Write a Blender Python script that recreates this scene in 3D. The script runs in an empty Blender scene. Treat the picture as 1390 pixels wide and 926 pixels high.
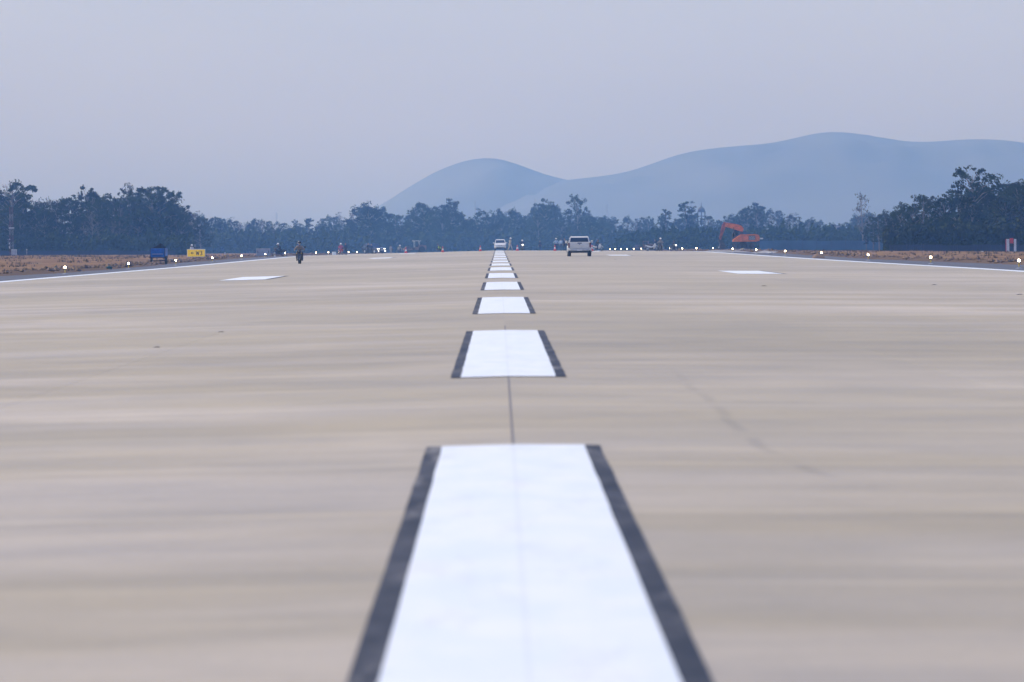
import bpy, math, random
import numpy as np
from mathutils import Vector, Matrix, noise
R = math.radians
C = bpy.context.scene.collection
S = bpy.context.scene
random.seed(7)

# ------------------------------------------------------------------ camera
W0, H0, F = 1390.0, 926.0, 8306.0          # photograph size, focal length in its pixels
CAM = Vector((-0.082, 0.0, 1.40))
rho = 0.0100                                # roll
yc = Vector((-18.0, 142.0, -F)).normalized()            # the runway direction in camera axes
zc = Vector((-math.sin(rho), math.cos(rho), 0.0)); zc.z = -(zc.x*yc.x + zc.y*yc.y)/yc.z; zc.normalize()
xc = yc.cross(zc)
M3 = Matrix(((xc.x, xc.y, xc.z), (yc.x, yc.y, yc.z), (zc.x, zc.y, zc.z)))   # camera axes -> world
cam_data = bpy.data.cameras.new('camera')
cam = bpy.data.objects.new('camera', cam_data); C.objects.link(cam)
cam.matrix_world = Matrix.Translation(CAM) @ M3.to_4x4()
cam_data.sensor_width = 36.0
cam_data.lens = F/W0*36.0
cam_data.clip_start = 0.5; cam_data.clip_end = 60000
cam_data.dof.use_dof = True
cam_data.dof.focus_distance = 380.0
cam_data.dof.aperture_fstop = 5.8
S.camera = cam

# ------------------------------------------------------------------ world and sun
SUN_EL, SUN_AZ = R(52), R(284)              # azimuth clockwise from +Y: high on the left, slightly ahead, veiled
w = bpy.data.worlds.new('World'); S.world = w; w.use_nodes = True
nt = w.node_tree; nt.nodes.clear()
sky = nt.nodes.new('ShaderNodeTexSky'); sky.sky_type = 'NISHITA'; sky.sun_disc = False
sky.sun_elevation = SUN_EL; sky.sun_rotation = SUN_AZ
sky.altitude = 0; sky.air_density = 1.2; sky.dust_density = 1.35; sky.ozone_density = 1.5
bg = nt.nodes.new('ShaderNodeBackground'); bg.inputs['Strength'].default_value = 0.10
wo = nt.nodes.new('ShaderNodeOutputWorld')
tint = nt.nodes.new('ShaderNodeMix'); tint.data_type = 'RGBA'; tint.blend_type = 'MULTIPLY'; tint.inputs[0].default_value = 1.0
tint.inputs[7].default_value = (.75, .815, 1.29, 1)          # the thin lavender overcast that lies over the whole sky
tcw = nt.nodes.new('ShaderNodeTexCoord'); mpw = nt.nodes.new('ShaderNodeMapping'); mpw.inputs['Scale'].default_value = (1.0, 1.0, 5.0)
nzw = nt.nodes.new('ShaderNodeTexNoise'); nzw.inputs['Scale'].default_value = 5.0; nzw.inputs['Detail'].default_value = 4.0
mrw = nt.nodes.new('ShaderNodeMapRange'); mrw.inputs[1].default_value = .3; mrw.inputs[2].default_value = .7; mrw.inputs[3].default_value = .93; mrw.inputs[4].default_value = 1.08
vmw = nt.nodes.new('ShaderNodeVectorMath'); vmw.operation = 'SCALE'            # faint uneven overcast
nt.links.new(tcw.outputs['Generated'], mpw.inputs[0]); nt.links.new(mpw.outputs[0], nzw.inputs['Vector']); nt.links.new(nzw.outputs['Fac'], mrw.inputs[0])
nt.links.new(sky.outputs[0], vmw.inputs[0]); nt.links.new(mrw.outputs[0], vmw.inputs[3]); nt.links.new(vmw.outputs[0], tint.inputs[6]); nt.links.new(tint.outputs[2], bg.inputs['Color']); nt.links.new(bg.outputs[0], wo.inputs['Surface'])
sl = bpy.data.lights.new('sun', 'SUN'); sl.energy = 2.2; sl.angle = R(16); sl.color = (1.0, 0.90, 0.60)
sun = bpy.data.objects.new('sun', sl); C.objects.link(sun)
sd = Vector((math.sin(SUN_AZ)*math.cos(SUN_EL), math.cos(SUN_AZ)*math.cos(SUN_EL), math.sin(SUN_EL)))
sun.rotation_euler = sd.to_track_quat('Z', 'Y').to_euler()
S.view_settings.view_transform = 'Standard'; S.view_settings.look = 'None'
S.view_settings.exposure = 0.66; S.view_settings.gamma = 1.0
S.cycles.volume_bounces = 3
S.cycles.max_bounces = 8

# ------------------------------------------------------------------ the lie of the land
def interp(x, pts):
    if x <= pts[0][0]: return pts[0][1]
    for (a, b), (c, d) in zip(pts, pts[1:]):
        if x <= c:
            t = (x-a)/(c-a); return b + (d-b)*t
    return pts[-1][1]
PROF = [(-1e5,0),(150,0),(200,-.03),(240,-.05),(291,-.07),(341,-.115),(391,-.15),(441,-.175),(500,-.19),(575,-.205),
        (640,-.215),(700,-.26),(751,-.36),(850,-.60),(982,-.85),(1333,-1.66),(1800,-2.8),(2500,-3.2),(1e6,-3.2)]
def prof(y): return (interp(y-18, PROF)+interp(y, PROF)+interp(y+18, PROF))/3
CR = [(0,0),(22.5,-.27),(33,-.50),(45,-.52),(63,-.78),(120,-.8),(400,-.6),(1e6,-.6)]
CL = [(0,0),(22.5,-.36),(33,-.50),(45,-.42),(62,-.20),(75,-.10),(120,0),(400,0),(1e6,0)]
def cross(x): return interp(x, CR) if x >= 0 else interp(-x, CL)
def rough(x, y):
    a = abs(x)
    if a < 33.2 or y < 100: return 0.0
    k = min(1, (a-33.2)/1.5)
    r = 0.13*noise.noise(Vector((x*.35, y*.05, 3)))+0.07*noise.noise(Vector((x*1.3, y*.2, 9)))
    berm = 0.22*math.exp(-((a-36.0)/1.4)**2)*(0.6+0.8*noise.noise(Vector((x*.4, y*.07, 1))))
    return k*(r+berm)
def ground(x, y): return prof(y)+cross(x)*(1.0 if y < 1600 else max(0, 1-(y-1600)/500))
def project(p):
    q = M3.transposed() @ (Vector(p)-CAM)
    return (W0/2 + F*q.x/-q.z, H0/2 - F*q.y/-q.z)
def gx(px, Y, zoff=0.5):
    """world X of the thing seen at column px when it stands Y metres down the runway"""
    x = (px-677)*Y/F + CAM.x
    for _ in range(4):
        u, v = project((x, Y, ground(x, Y)+zoff)); x += (px-u)*Y/F
    return x
def spot(px, Y, dz=0.0):
    x = gx(px, Y); return Vector((x, Y, ground(x, Y)+dz))
def zpix(px, py, Y):
    """height of the point seen at (px,py) at distance Y"""
    x = gx(px, Y); z = 1.4-(py-321)*Y/F
    for _ in range(5):
        u, v = project((x, Y, z)); z += (v-py)*Y/F; x += (px-u)*Y/F
    return x, z

# ------------------------------------------------------------------ materials
def mat(name, col, rough_=0.6, metal=0.0, var=0.0, scale=3.0, col2=None, bump=0.0, emit=None, estr=0, spec=None, coat=0, trans=0):
    m = bpy.data.materials.new(name); m.use_nodes = True
    n = m.node_tree.nodes; L = m.node_tree.links; b = n['Principled BSDF']
    b.inputs['Base Color'].default_value = (*col, 1); b.inputs['Roughness'].default_value = rough_
    b.inputs['Metallic'].default_value = metal
    if spec is not None: b.inputs['Specular IOR Level'].default_value = spec
    if coat: b.inputs['Coat Weight'].default_value = coat; b.inputs['Coat Roughness'].default_value = .08
    if emit: b.inputs['Emission Color'].default_value = (*emit, 1); b.inputs['Emission Strength'].default_value = estr
    if trans: b.inputs['Transmission Weight'].default_value = trans
    if var or col2:
        g = n.new('ShaderNodeNewGeometry') if not col2 else n.new('ShaderNodeTexCoord')
        t = n.new('ShaderNodeTexNoise'); t.inputs['Scale'].default_value = scale; t.inputs['Detail'].default_value = 6
        L.new(g.outputs['Position'] if not col2 else g.outputs['Object'], t.inputs['Vector'])
        r = n.new('ShaderNodeValToRGB'); r.color_ramp.elements[0].position = .32; r.color_ramp.elements[1].position = .68
        c2 = col2 or tuple(min(1, c*(1+var)) for c in col); c1 = tuple(c*(1-var) for c in col)
        r.color_ramp.elements[0].color = (*c1, 1); r.color_ramp.elements[1].color = (*c2, 1)
        L.new(t.outputs['Fac'], r.inputs['Fac']); L.new(r.outputs['Color'], b.inputs['Base Color'])
        if bump:
            bp = n.new('ShaderNodeBump'); bp.inputs['Strength'].default_value = bump
            L.new(t.outputs['Fac'], bp.inputs['Height']); L.new(bp.outputs['Normal'], b.inputs['Normal'])
    return m

class NG:
    """small helper for node maths"""
    def __init__(s, m): s.t = m.node_tree; s.n = s.t.nodes; s.L = s.t.links
    def put(s, v, sock):
        if hasattr(v, 'is_output'): s.L.new(v, sock)
        else: sock.default_value = v
    def m(s, op, a, b=0.0, c=None, clamp=False):
        k = s.n.new('ShaderNodeMath'); k.operation = op; k.use_clamp = clamp
        s.put(a, k.inputs[0]); s.put(b, k.inputs[1])
        if c is not None: s.put(c, k.inputs[2])
        return k.outputs[0]
    def noise(s, vec, scale, detail=4, rough_=.55):
        k = s.n.new('ShaderNodeTexNoise'); k.inputs['Scale'].default_value = scale; k.inputs['Detail'].default_value = detail
        k.inputs['Roughness'].default_value = rough_; s.L.new(vec, k.inputs['Vector']); return k.outputs['Fac']
    def vec(s, x, y, z=0.0):
        k = s.n.new('ShaderNodeCombineXYZ'); s.put(x, k.inputs[0]); s.put(y, k.inputs[1]); s.put(z, k.inputs[2]); return k.outputs[0]
    def mix(s, f, a, b, mode='MIX'):
        k = s.n.new('ShaderNodeMix'); k.data_type = 'RGBA'; k.blend_type = mode
        s.put(f, k.inputs[0])
        for v, i in ((a, 6), (b, 7)):
            if isinstance(v, tuple): k.inputs[i].default_value = (*v, 1)
            else: s.L.new(v, k.inputs[i])
        return k.outputs[2]
    def ramp(s, v, a, b):
        k = s.n.new('ShaderNodeMapRange'); s.L.new(v, k.inputs[0]); k.inputs[1].default_value = a; k.inputs[2].default_value = b
        k.interpolation_type = 'SMOOTHSTEP'; return k.outputs[0]

SLW, SLL, SL0 = 4.5, 6.5, -14.2            # slab width, length and the first transverse joint
def concrete_material():
    m = bpy.data.materials.new('concrete'); m.use_nodes = True; g = NG(m); b = g.n['Principled BSDF']
    geo = g.n.new('ShaderNodeNewGeometry'); sp = g.n.new('ShaderNodeSeparateXYZ'); g.L.new(geo.outputs['Position'], sp.inputs[0])
    X, Y = sp.outputs[0], sp.outputs[1]
    P = g.vec(X, Y)
    big = g.noise(g.vec(X, g.m('MULTIPLY', Y, .35)), .045, 5)
    mid = g.noise(g.vec(X, Y, 3.0), .42, 7, .62)
    wide = g.noise(g.vec(g.m('MULTIPLY', X, .6), Y, 7.0), 1.5, 6, .68)
    fine = g.noise(P, 14, 3)
    hue = g.noise(g.vec(g.m('MULTIPLY', X, .5), Y, 11.0), .22, 4)
    far = g.noise(g.vec(g.m('MULTIPLY', X, .4), g.m('MULTIPLY', Y, .22), 17.0), .16, 4)
    # one tint per slab
    ci = g.m('FLOOR', g.m('DIVIDE', X, SLW)); ri = g.m('FLOOR', g.m('DIVIDE', g.m('SUBTRACT', Y, SL0), SLL))
    wn = g.n.new('ShaderNodeTexWhiteNoise'); wn.noise_dimensions = '2D'; g.L.new(g.vec(ci, ri), wn.inputs[0])
    base = g.mix(g.ramp(hue, .38, .62), (.388, .318, .196), (.472, .400, .296))
    base = g.mix(g.ramp(big, .35, .65), base, (.362, .300, .186))
    v = g.m('ADD', g.m('MULTIPLY', g.m('SUBTRACT', mid, .5), .58), g.m('MULTIPLY', g.m('SUBTRACT', wide, .5), .42))
    v = g.m('ADD', v, g.m('MULTIPLY', g.m('SUBTRACT', fine, .5), .28))
    v = g.m('ADD', v, g.m('MULTIPLY', g.m('SUBTRACT', far, .5), .50))
    v = g.m('ADD', v, g.m('MULTIPLY', g.m('SUBTRACT', wn.outputs[0], .5), .07))
    str_ = g.noise(g.vec(g.m('MULTIPLY', X, .25), Y, 31.0), 3.2, 5, .7)
    v = g.m('ADD', v, g.m('MULTIPLY', g.m('SUBTRACT', str_, .5), .22))
    v = g.m('ADD', v, 1.0)
    # pale laitance smeared along some transverse joints
    fy = g.m('FRACT', g.m('DIVIDE', g.m('SUBTRACT', Y, SL0), SLL))
    dj = g.m('MULTIPLY', g.m('MINIMUM', fy, g.m('SUBTRACT', 1.0, fy)), SLL)
    dj = g.m('ADD', dj, g.m('MULTIPLY', g.m('SUBTRACT', g.noise(g.vec(X, 0.0, ri), .7, 3), .5), .12))
    band = g.m('MULTIPLY', g.m('SUBTRACT', 1.0, g.ramp(dj, .06, .26)), g.ramp(g.noise(g.vec(g.m('MULTIPLY', X, .12), ri, 5.0), .9, 2), .28, .44))
    v = g.m('ADD', v, g.m('MULTIPLY', band, .17))
    # an old wet tyre track wandering down the right-hand lane
    wob = g.m('MULTIPLY', g.m('SUBTRACT', g.noise(g.vec(0.0, Y, 21.0), .12, 2), .5), .9)
    late = g.m('MULTIPLY', g.ramp(g.m('SUBTRACT', 38.0, Y), 0.0, 5.0), .35)
    dx = g.m('ABSOLUTE', g.m('SUBTRACT', g.m('SUBTRACT', X, g.m('ADD', 1.68, late)), g.m('MULTIPLY', wob, .4)))
    tr = g.m('MULTIPLY', g.m('SUBTRACT', 1.0, g.ramp(dx, .015, .075)), g.m('MULTIPLY', g.ramp(Y, 32, 38), g.m('SUBTRACT', 1.0, g.ramp(Y, 50, 70))))
    tr = g.m('MULTIPLY', tr, g.ramp(g.noise(g.vec(X, Y, 2.0), .5, 2), .35, .55))
    v = g.m('SUBTRACT', v, g.m('MULTIPLY', tr, .15))
    vm = g.n.new('ShaderNodeVectorMath'); vm.operation = 'SCALE'; g.L.new(base, vm.inputs[0]); g.L.new(v, vm.inputs[3])
    g.L.new(vm.outputs[0], b.inputs['Base Color'])
    g.L.new(g.m('ADD', .42, g.m('MULTIPLY', mid, .22)), b.inputs['Roughness'])
    b.inputs['Specular IOR Level'].default_value = .45
    bp = g.n.new('ShaderNodeBump'); bp.inputs['Strength'].default_value = .12; bp.inputs['Distance'].default_value = .01
    g.L.new(fine, bp.inputs['Height']); g.L.new(bp.outputs[0], b.inputs['Normal'])
    return m
def earth_material():
    m = bpy.data.materials.new('earth'); m.use_nodes = True; g = NG(m); b = g.n['Principled BSDF']
    geo = g.n.new('ShaderNodeNewGeometry'); sp = g.n.new('ShaderNodeSeparateXYZ'); g.L.new(geo.outputs['Position'], sp.inputs[0])
    X, Y = sp.outputs[0], sp.outputs[1]
    a = g.noise(g.vec(X, g.m('MULTIPLY', Y, .16), 0.0), .22, 6, .65)
    d = g.noise(g.vec(X, g.m('MULTIPLY', Y, .2), 5.0), 1.1, 5, .7)
    c = g.mix(g.ramp(a, .38, .62), (.155, .082, .030), (.230, .134, .055))
    c = g.mix(g.m('MULTIPLY', g.ramp(d, .50, .72), .45), c, (.10, .082, .040))
    e = g.noise(g.vec(X, g.m('MULTIPLY', Y, .3), 15.0), .5, 4)
    c = g.mix(g.m('MULTIPLY', g.ramp(e, .62, .75), .6), c, (.22, .185, .15))
    far = g.ramp(Y, 1500, 2600)
    c = g.mix(far, c, (.06, .085, .04))
    # turned, darker soil right beside the shoulder
    ax = g.m('ABSOLUTE', X)
    near = g.m('MULTIPLY', g.m('SUBTRACT', 1.0, g.ramp(g.m('ADD', ax, g.m('MULTIPLY', d, 6.0)), 33, 37)), .7)
    c = g.mix(near, c, (.085, .058, .038))
    g.L.new(c, b.inputs['Base Color']); b.inputs['Roughness'].default_value = .95; b.inputs['Specular IOR Level'].default_value = .2
    bp = g.n.new('ShaderNodeBump'); bp.inputs['Strength'].default_value = .6; bp.inputs['Distance'].default_value = .1
    g.L.new(d, bp.inputs['Height']); g.L.new(bp.outputs[0], b.inputs['Normal'])
    return m
def paint_material(name, c1, c2, wear, rough_=.5):
    m = bpy.data.materials.new(name); m.use_nodes = True; g = NG(m); b = g.n['Principled BSDF']
    geo = g.n.new('ShaderNodeNewGeometry'); sp = g.n.new('ShaderNodeSeparateXYZ'); g.L.new(geo.outputs['Position'], sp.inputs[0])
    X, Y = sp.outputs[0], sp.outputs[1]
    n1 = g.noise(g.vec(g.m('MULTIPLY', X, 1.6), g.m('MULTIPLY', Y, .45)), 1.6, 5, .6); n2 = g.noise(g.vec(X, Y, 4.0), 9, 4, .7)
    c = g.mix(g.ramp(n1, .3, .7), c1, c2)
    c = g.mix(g.m('MULTIPLY', g.ramp(n2, .60, .74), wear), c, (.36, .33, .30))
    n3 = g.noise(g.vec(g.m('MULTIPLY', X, 3.0), g.m('MULTIPLY', Y, .35), 8.0), 1.1, 5, .7)          # dust and scuffs
    c = g.mix(g.m('MULTIPLY', g.ramp(n3, .50, .75), wear*2.2), c, (.46, .43, .39))
    crack = g.m('SUBTRACT', 1.0, g.ramp(g.m('ABSOLUTE', X), .006, .018)); c = g.mix(g.m('MULTIPLY', crack, .08), c, (.25, .24, .22))   # the joint showing through
    g.L.new(c, b.inputs['Base Color']); b.inputs['Roughness'].default_value = rough_; b.inputs['Specular IOR Level'].default_value = .35
    bp = g.n.new('ShaderNodeBump'); bp.inputs['Strength'].default_value = .1; bp.inputs['Distance'].default_value = .01
    g.L.new(n2, bp.inputs['Height']); g.L.new(bp.outputs[0], b.inputs['Normal'])
    return m
M = {}
M['concrete'] = concrete_material(); M['earth'] = earth_material()
M['white_line'] = paint_material('white_line', (.74, .79, .82), (.82, .84, .84), .10)
M['black_line'] = paint_material('black_line', (.008, .008, .009), (.058, .056, .058), .22, .65)
M['asphalt'] = mat('asphalt', (.085, .085, .095), .8, var=.25, scale=.35)
M['filler'] = mat('filler', (.30, .29, .27), .8, var=.15, scale=6)
M['sealant'] = mat('sealant', (.19, .17, .155), .7, var=.3, scale=4)
M['foliage_dark'] = mat('foliage_dark', (.018, .036, .012), .85, var=.45, scale=.45, spec=.08)
M['foliage'] = mat('foliage', (.022, .044, .014), .85, var=.40, scale=.5, spec=.08)
M['foliage_green'] = mat('foliage_green', (.024, .052, .014), .85, var=.35, scale=.4, spec=.08)
M['foliage_dry'] = mat('foliage_dry', (.060, .050, .032), .7, var=.4, scale=.5, spec=.2)
for nm in ('foliage_dark', 'foliage', 'foliage_green', 'foliage_dry'):
    g = NG(M[nm]); b_ = g.n['Principled BSDF']; src = b_.inputs['Base Color'].links[0].from_socket
    oi = g.n.new('ShaderNodeObjectInfo'); vm_ = g.n.new('ShaderNodeVectorMath'); vm_.operation = 'SCALE'
    mx_ = g.mix(g.m('MULTIPLY', oi.outputs['Random'], .5), src, (.045, .046, .022))
    g.L.new(mx_, vm_.inputs[0]); g.L.new(g.m('ADD', .65, g.m('MULTIPLY', g.m('FRACT', g.m('MULTIPLY', oi.outputs['Random'], 7.3)), .75)), vm_.inputs[3])
    g.L.new(vm_.outputs[0], b_.inputs['Base Color'])
M['bark'] = mat('bark', (.19, .17, .15), .9, var=.35, scale=2)
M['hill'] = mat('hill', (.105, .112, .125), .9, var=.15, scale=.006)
M['steel'] = mat('steel', (.42, .43, .44), .45, .6, var=.1)
M['dark'] = mat('dark', (.018, .018, .020), .6, var=.2)
M['rubber'] = mat('rubber', (.022, .022, .023), .85, var=.25, scale=8)
M['glass'] = mat('glass', (.012, .015, .020), .08, coat=.5)
M['chrome'] = mat('chrome', (.6, .6, .6), .15, 1.0)
M['white_body'] = mat('white_body', (.74, .73, .70), .3, var=.05, scale=1.5, coat=.6)
M['cream_body'] = mat('cream_body', (.68, .665, .62), .38, var=.06, scale=1.5, coat=.4)
M['navy_body'] = mat('navy_body', (.018, .024, .045), .25, var=.1, scale=2, coat=.6)
M['red_lamp'] = mat('red_lamp', (.13, .012, .012), .2)
M['lamp_on'] = mat('lamp_on', (.9, .9, .9), .3, emit=(1, .96, .90), estr=6)
M['edge_glow'] = mat('edge_glow', (.9, .88, .8), .3, emit=(1, .80, .52), estr=20)
M['red_glow'] = mat('red_glow', (.6, .08, .08), .4, var=.1)
M['orange'] = mat('orange', (.78, .190, .035), .5, var=.25, scale=2.5)
M['orange_worn'] = mat('orange_worn', (.36, .09, .045), .7, var=.35, scale=2.5)
M['grime_and_shade'] = mat('grime_and_shade', (.075, .065, .060), .85, var=.35, scale=4)
M['blue_sheet'] = mat('blue_sheet', (.040, .115, .20), .5, var=.25, scale=.3)
M['blue_sheet_shaded'] = mat('blue_sheet_shaded', (.008, .020, .050), .6, var=.25, scale=.3)  # the blue sheet again, with the shade of the woods put into its colour
M['blue_paint'] = mat('blue_paint', (.004, .11, .40), .45, var=.25, scale=3)
M['sign_yellow'] = mat('sign_yellow', (.80, .54, .010), .45)
M['sign_yellow_glow'] = mat('sign_yellow_glow', (.80, .54, .010), .45, emit=(.95, .60, .01), estr=.22)  # glow added to brighten the yellow face, dull where it turns from the sun
M['sign_white'] = mat('sign_white', (.72, .74, .72), .5, var=.06)
M['sign_grey'] = mat('sign_grey', (.40, .395, .41), .6, var=.1, scale=3)
M['black_print'] = mat('black_print', (.02, .015, .012), .6)
M['mast_red'] = mat('mast_red', (.13, .035, .030), .6, var=.2)
M['mast_white'] = mat('mast_white', (.70, .70, .68), .6, var=.1)
M['mast_dull'] = mat('mast_dull', (.26, .25, .25), .7, var=.2)
M['pale_wall'] = mat('pale_wall', (.55, .54, .52), .8, var=.1, scale=.3)
M['roof_dark'] = mat('roof_dark', (.10, .10, .11), .7, var=.2)
M['church'] = mat('church', (.05, .045, .06), .8, var=.15, scale=.3)
M['skin'] = mat('skin', (.26, .155, .11), .55, var=.08, scale=6)
M['hair'] = mat('hair', (.012, .010, .010), .6)
M['helmet_white'] = mat('helmet_white', (.80, .80, .78), .25, coat=.5)
M['helmet_black'] = mat('helmet_black', (.015, .015, .018), .25, coat=.5)
for nm, c in dict(beige=(.27, .23, .205), khaki=(.30, .29, .25), navy=(.022, .035, .085), black=(.018, .018, .024), pink=(.46, .05, .14), paleblue=(.36, .47, .62),
                  grey=(.30, .30, .31), white=(.62, .63, .64), neon=(.38, .62, .03), brown=(.12, .08, .06), denim=(.06, .09, .16), sand=(.48, .44, .37)).items():
    M['cloth_'+nm] = mat('cloth_'+nm, c, .9, var=.18, scale=7)
M['bike_dark'] = mat('bike_dark', (.022, .018, .030), .3, var=.2, coat=.4)
M['bike_red'] = mat('bike_red', (.30, .02, .04), .35, var=.1, coat=.4)
M['bike_white'] = mat('bike_white', (.62, .64, .66), .35, var=.05, coat=.4)
M['brown_machine'] = mat('brown_machine', (.17, .105, .085), .75, var=.35, scale=1.5)
M['cone_red'] = mat('cone_red', (.62, .045, .04), .5, var=.1)
M['rock'] = mat('rock', (.16, .105, .065), .95, var=.45, scale=.9)
M['gravel'] = mat('gravel', (.27, .26, .26), .95, var=.3, scale=.8)
M['sack'] = mat('sack', (.62, .62, .60), .9, var=.12, scale=5)
M['tarp_green'] = mat('tarp_green', (.010, .055, .055), .7, var=.4, scale=5)
M['tarp_black'] = mat('tarp_black', (.008, .008, .012), 1.0, spec=.05)
M['hose'] = mat('hose', (.05, .05, .05), .7)

# ------------------------------------------------------------------ mesh builder
class MB:
    def __init__(s): s.v = []; s.f = []
    def add(s, vs, fs):
        o = len(s.v); s.v += [tuple(v) for v in vs]; s.f += [tuple(i+o for i in f) for f in fs]; return s
    def box(s, x0, x1, y0, y1, z0, z1, ch=0.0):
        if not ch:
            return s.add([(x, y, z) for z in (z0, z1) for y in (y0, y1) for x in (x0, x1)],
                         [(0,2,3,1),(4,5,7,6),(0,1,5,4),(2,6,7,3),(0,4,6,2),(1,3,7,5)])
        ch = min(ch, (x1-x0)*.45, (y1-y0)*.45, (z1-z0)*.45)
        def ring(z, i): return [(x0+i+0, y0+ch+0*i, z), (x0+ch, y0+i, z), (x1-ch, y0+i, z), (x1-i, y0+ch, z), (x1-i, y1-ch, z), (x1-ch, y1-i, z), (x0+ch, y1-i, z), (x0+i, y1-ch, z)]
        r = [[(min(max(x, x0+ch), x1-ch), min(max(y, y0+ch), y1-ch), z0) for x, y, _ in ring(0, 0)], ring(z0+ch, 0), ring(z1-ch, 0),
             [(min(max(x, x0+ch), x1-ch), min(max(y, y0+ch), y1-ch), z1) for x, y, _ in ring(0, 0)]]
        return s.loft(r)
    def loft(s, rings, cap=True, closed=True):
        n = len(rings[0]); vs = [p for r in rings for p in r]; fs = []
        for k in range(len(rings)-1):
            for i in range(n if closed else n-1):
                j = (i+1) % n; fs.append((k*n+i, k*n+j, (k+1)*n+j, (k+1)*n+i))
        if cap: fs.append(tuple(range(n))[::-1]); fs.append(tuple((len(rings)-1)*n+i for i in range(n)))
        return s.add(vs, fs)
    def tube(s, pts, rad, n=8, cap=True):
        pts = [Vector(p) for p in pts]
        if not isinstance(rad, (list, tuple)): rad = [rad]*len(pts)
        rings = []; up = None
        for i, p in enumerate(pts):
            d = (pts[min(i+1, len(pts)-1)]-pts[max(i-1, 0)]).normalized()
            if up is None:
                up = Vector((0, 0, 1)) if abs(d.z) < .9 else Vector((1, 0, 0))
            a = d.cross(up).normalized(); b = a.cross(d).normalized(); up = b
            rings.append([tuple(p+(a*math.cos(2*math.pi*k/n)+b*math.sin(2*math.pi*k/n))*rad[i]) for k in range(n)])
        return s.loft(rings, cap)
    def lathe(s, prof_, c=(0, 0, 0), axis='z', n=16):
        rings = []
        for r, h in prof_:
            ring = []
            for k in range(n):
                a = 2*math.pi*k/n; u, v = r*math.cos(a), r*math.sin(a)
                p = (u, v, h) if axis == 'z' else ((h, u, v) if axis == 'x' else (v, h, u))
                ring.append((p[0]+c[0], p[1]+c[1], p[2]+c[2]))
            rings.append(ring)
        return s.loft(rings)
    def ball(s, c, r, n=12, m=8, sq=(1, 1, 1)):
        rings = [[(c[0]+sq[0]*r*math.sin(t)*math.cos(2*math.pi*k/n), c[1]+sq[1]*r*math.sin(t)*math.sin(2*math.pi*k/n), c[2]+sq[2]*r*-math.cos(t)) for k in range(n)]
                 for t in [math.pi*(i+.15)/(m+.3) if i else .05 for i in range(m)]+[math.pi-.05]]
        return s.loft(rings)
    def prism(s, poly, x0, x1, axis='x'):
        """a polygon in the (y,z) plane pushed from x0 to x1 (axis x) or (x,z) from y0 to y1 (axis y)"""
        f = (lambda a, b, h: (h, a, b)) if axis == 'x' else (lambda a, b, h: (a, h, b))
        return s.loft([[f(a, b, x0) for a, b in poly], [f(a, b, x1) for a, b in poly]])
    def build(s, name, m, parent=None, smooth=False, loc=None):
        me = bpy.data.meshes.new(name); me.from_pydata(s.v, [], s.f); me.update()
        me.materials.append(M[m] if isinstance(m, str) else m)
        import bmesh
        bm = bmesh.new(); bm.from_mesh(me); bmesh.ops.recalc_face_normals(bm, faces=bm.faces); bm.to_mesh(me); bm.free()
        if smooth:
            for p in me.polygons: p.use_smooth = True
        o = bpy.data.objects.new(name, me); C.objects.link(o)
        if parent: o.parent = parent
        if loc is not None: o.location = loc
        return o
def tag(o, label=None, cat=None, group=None, kind=None):
    for k, v in (('label', label), ('category', cat), ('group', group), ('kind', kind)):
        if v: o[k] = v
    return o
def thing(name, label, cat, loc=(0, 0, 0), rz=0.0, group=None, sc=1.0):
    o = bpy.data.objects.new(name, None); C.objects.link(o); o.empty_display_size = .3
    o.location = loc; o.rotation_euler = (0, 0, rz); o.scale = (sc, sc, sc)
    return tag(o, label, cat, group)
def copy_tree(o, parent=None):
    c = o.copy(); C.objects.link(c)
    if parent: c.parent = parent
    for ch in list(o.children): copy_tree(ch, c)
    return c
def dup(o, loc, rz, label, sc=None):
    c = copy_tree(o); c.location = loc; c.rotation_euler = (0, 0, rz); c['label'] = label
    if sc is not None: c.scale = sc if hasattr(sc, '__len__') else (sc, sc, sc)
    return c

#@@SETTING
# ------------------------------------------------------------------ ground, shoulder, runway
def axis(stops):
    out = []
    for a, b, st in stops:
        n = max(1, round((b-a)/st)); out += [a+(b-a)*i/n for i in range(n)]
    return out+[stops[-1][1]]
def sheet(xs, ys, zf):
    b = MB(); nx = len(xs)
    b.v = [(x, y, zf(x, y)) for y in ys for x in xs]
    b.f = [(j*nx+i, j*nx+i+1, (j+1)*nx+i+1, (j+1)*nx+i) for j in range(len(ys)-1) for i in range(nx-1)]
    return b
half = axis([(24.0, 48, .75), (48, 100, 2.5), (100, 200, 12), (200, 1000, 100), (1000, 5900, 700)])
xs = [-x for x in half[::-1]]+[-22.5, 0, 22.5]+half
ys = axis([(-900, 0, 300), (0, 240, 30), (240, 1300, 4), (1300, 2000, 25), (2000, 6500, 500)])
EDGE_L = [(0,33.5),(290,33.0),(350,27.0),(380,25.6),(470,25.8),(520,26.8),(1600,27)]      # where the earth spills over the shoulder
EDGE_R = [(0,33.2),(290,32),(400,28.5),(460,27.0),(620,28),(1600,27)]
def gz(x, y):
    e = interp(y, EDGE_R if x > 0 else EDGE_L)+.5*noise.noise(Vector((x*.02, y*.045, 4)))
    a = abs(x); k = min(1, max(0, (a-e)/1.4))
    b = ground(x, y)
    if y > 1650: return b
    n = .09*noise.noise(Vector((x*.45, y*.06, 3)))+.05*noise.noise(Vector((x*1.3, y*.2, 9)))
    berm = .20*math.exp(-((a-e-2.0)/1.3)**2)*(.6+.8*noise.noise(Vector((x*.4, y*.07, 1))))
    return b-.12*(1-k)+k*(.05+n+berm)
tag(sheet(xs, ys, gz).build('ground', 'earth', smooth=True), 'bare brown earth with dry grass beside the runway', None, None, 'structure')
ysr = axis([(-60, 150, 30), (150, 1600, 10)])
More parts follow.
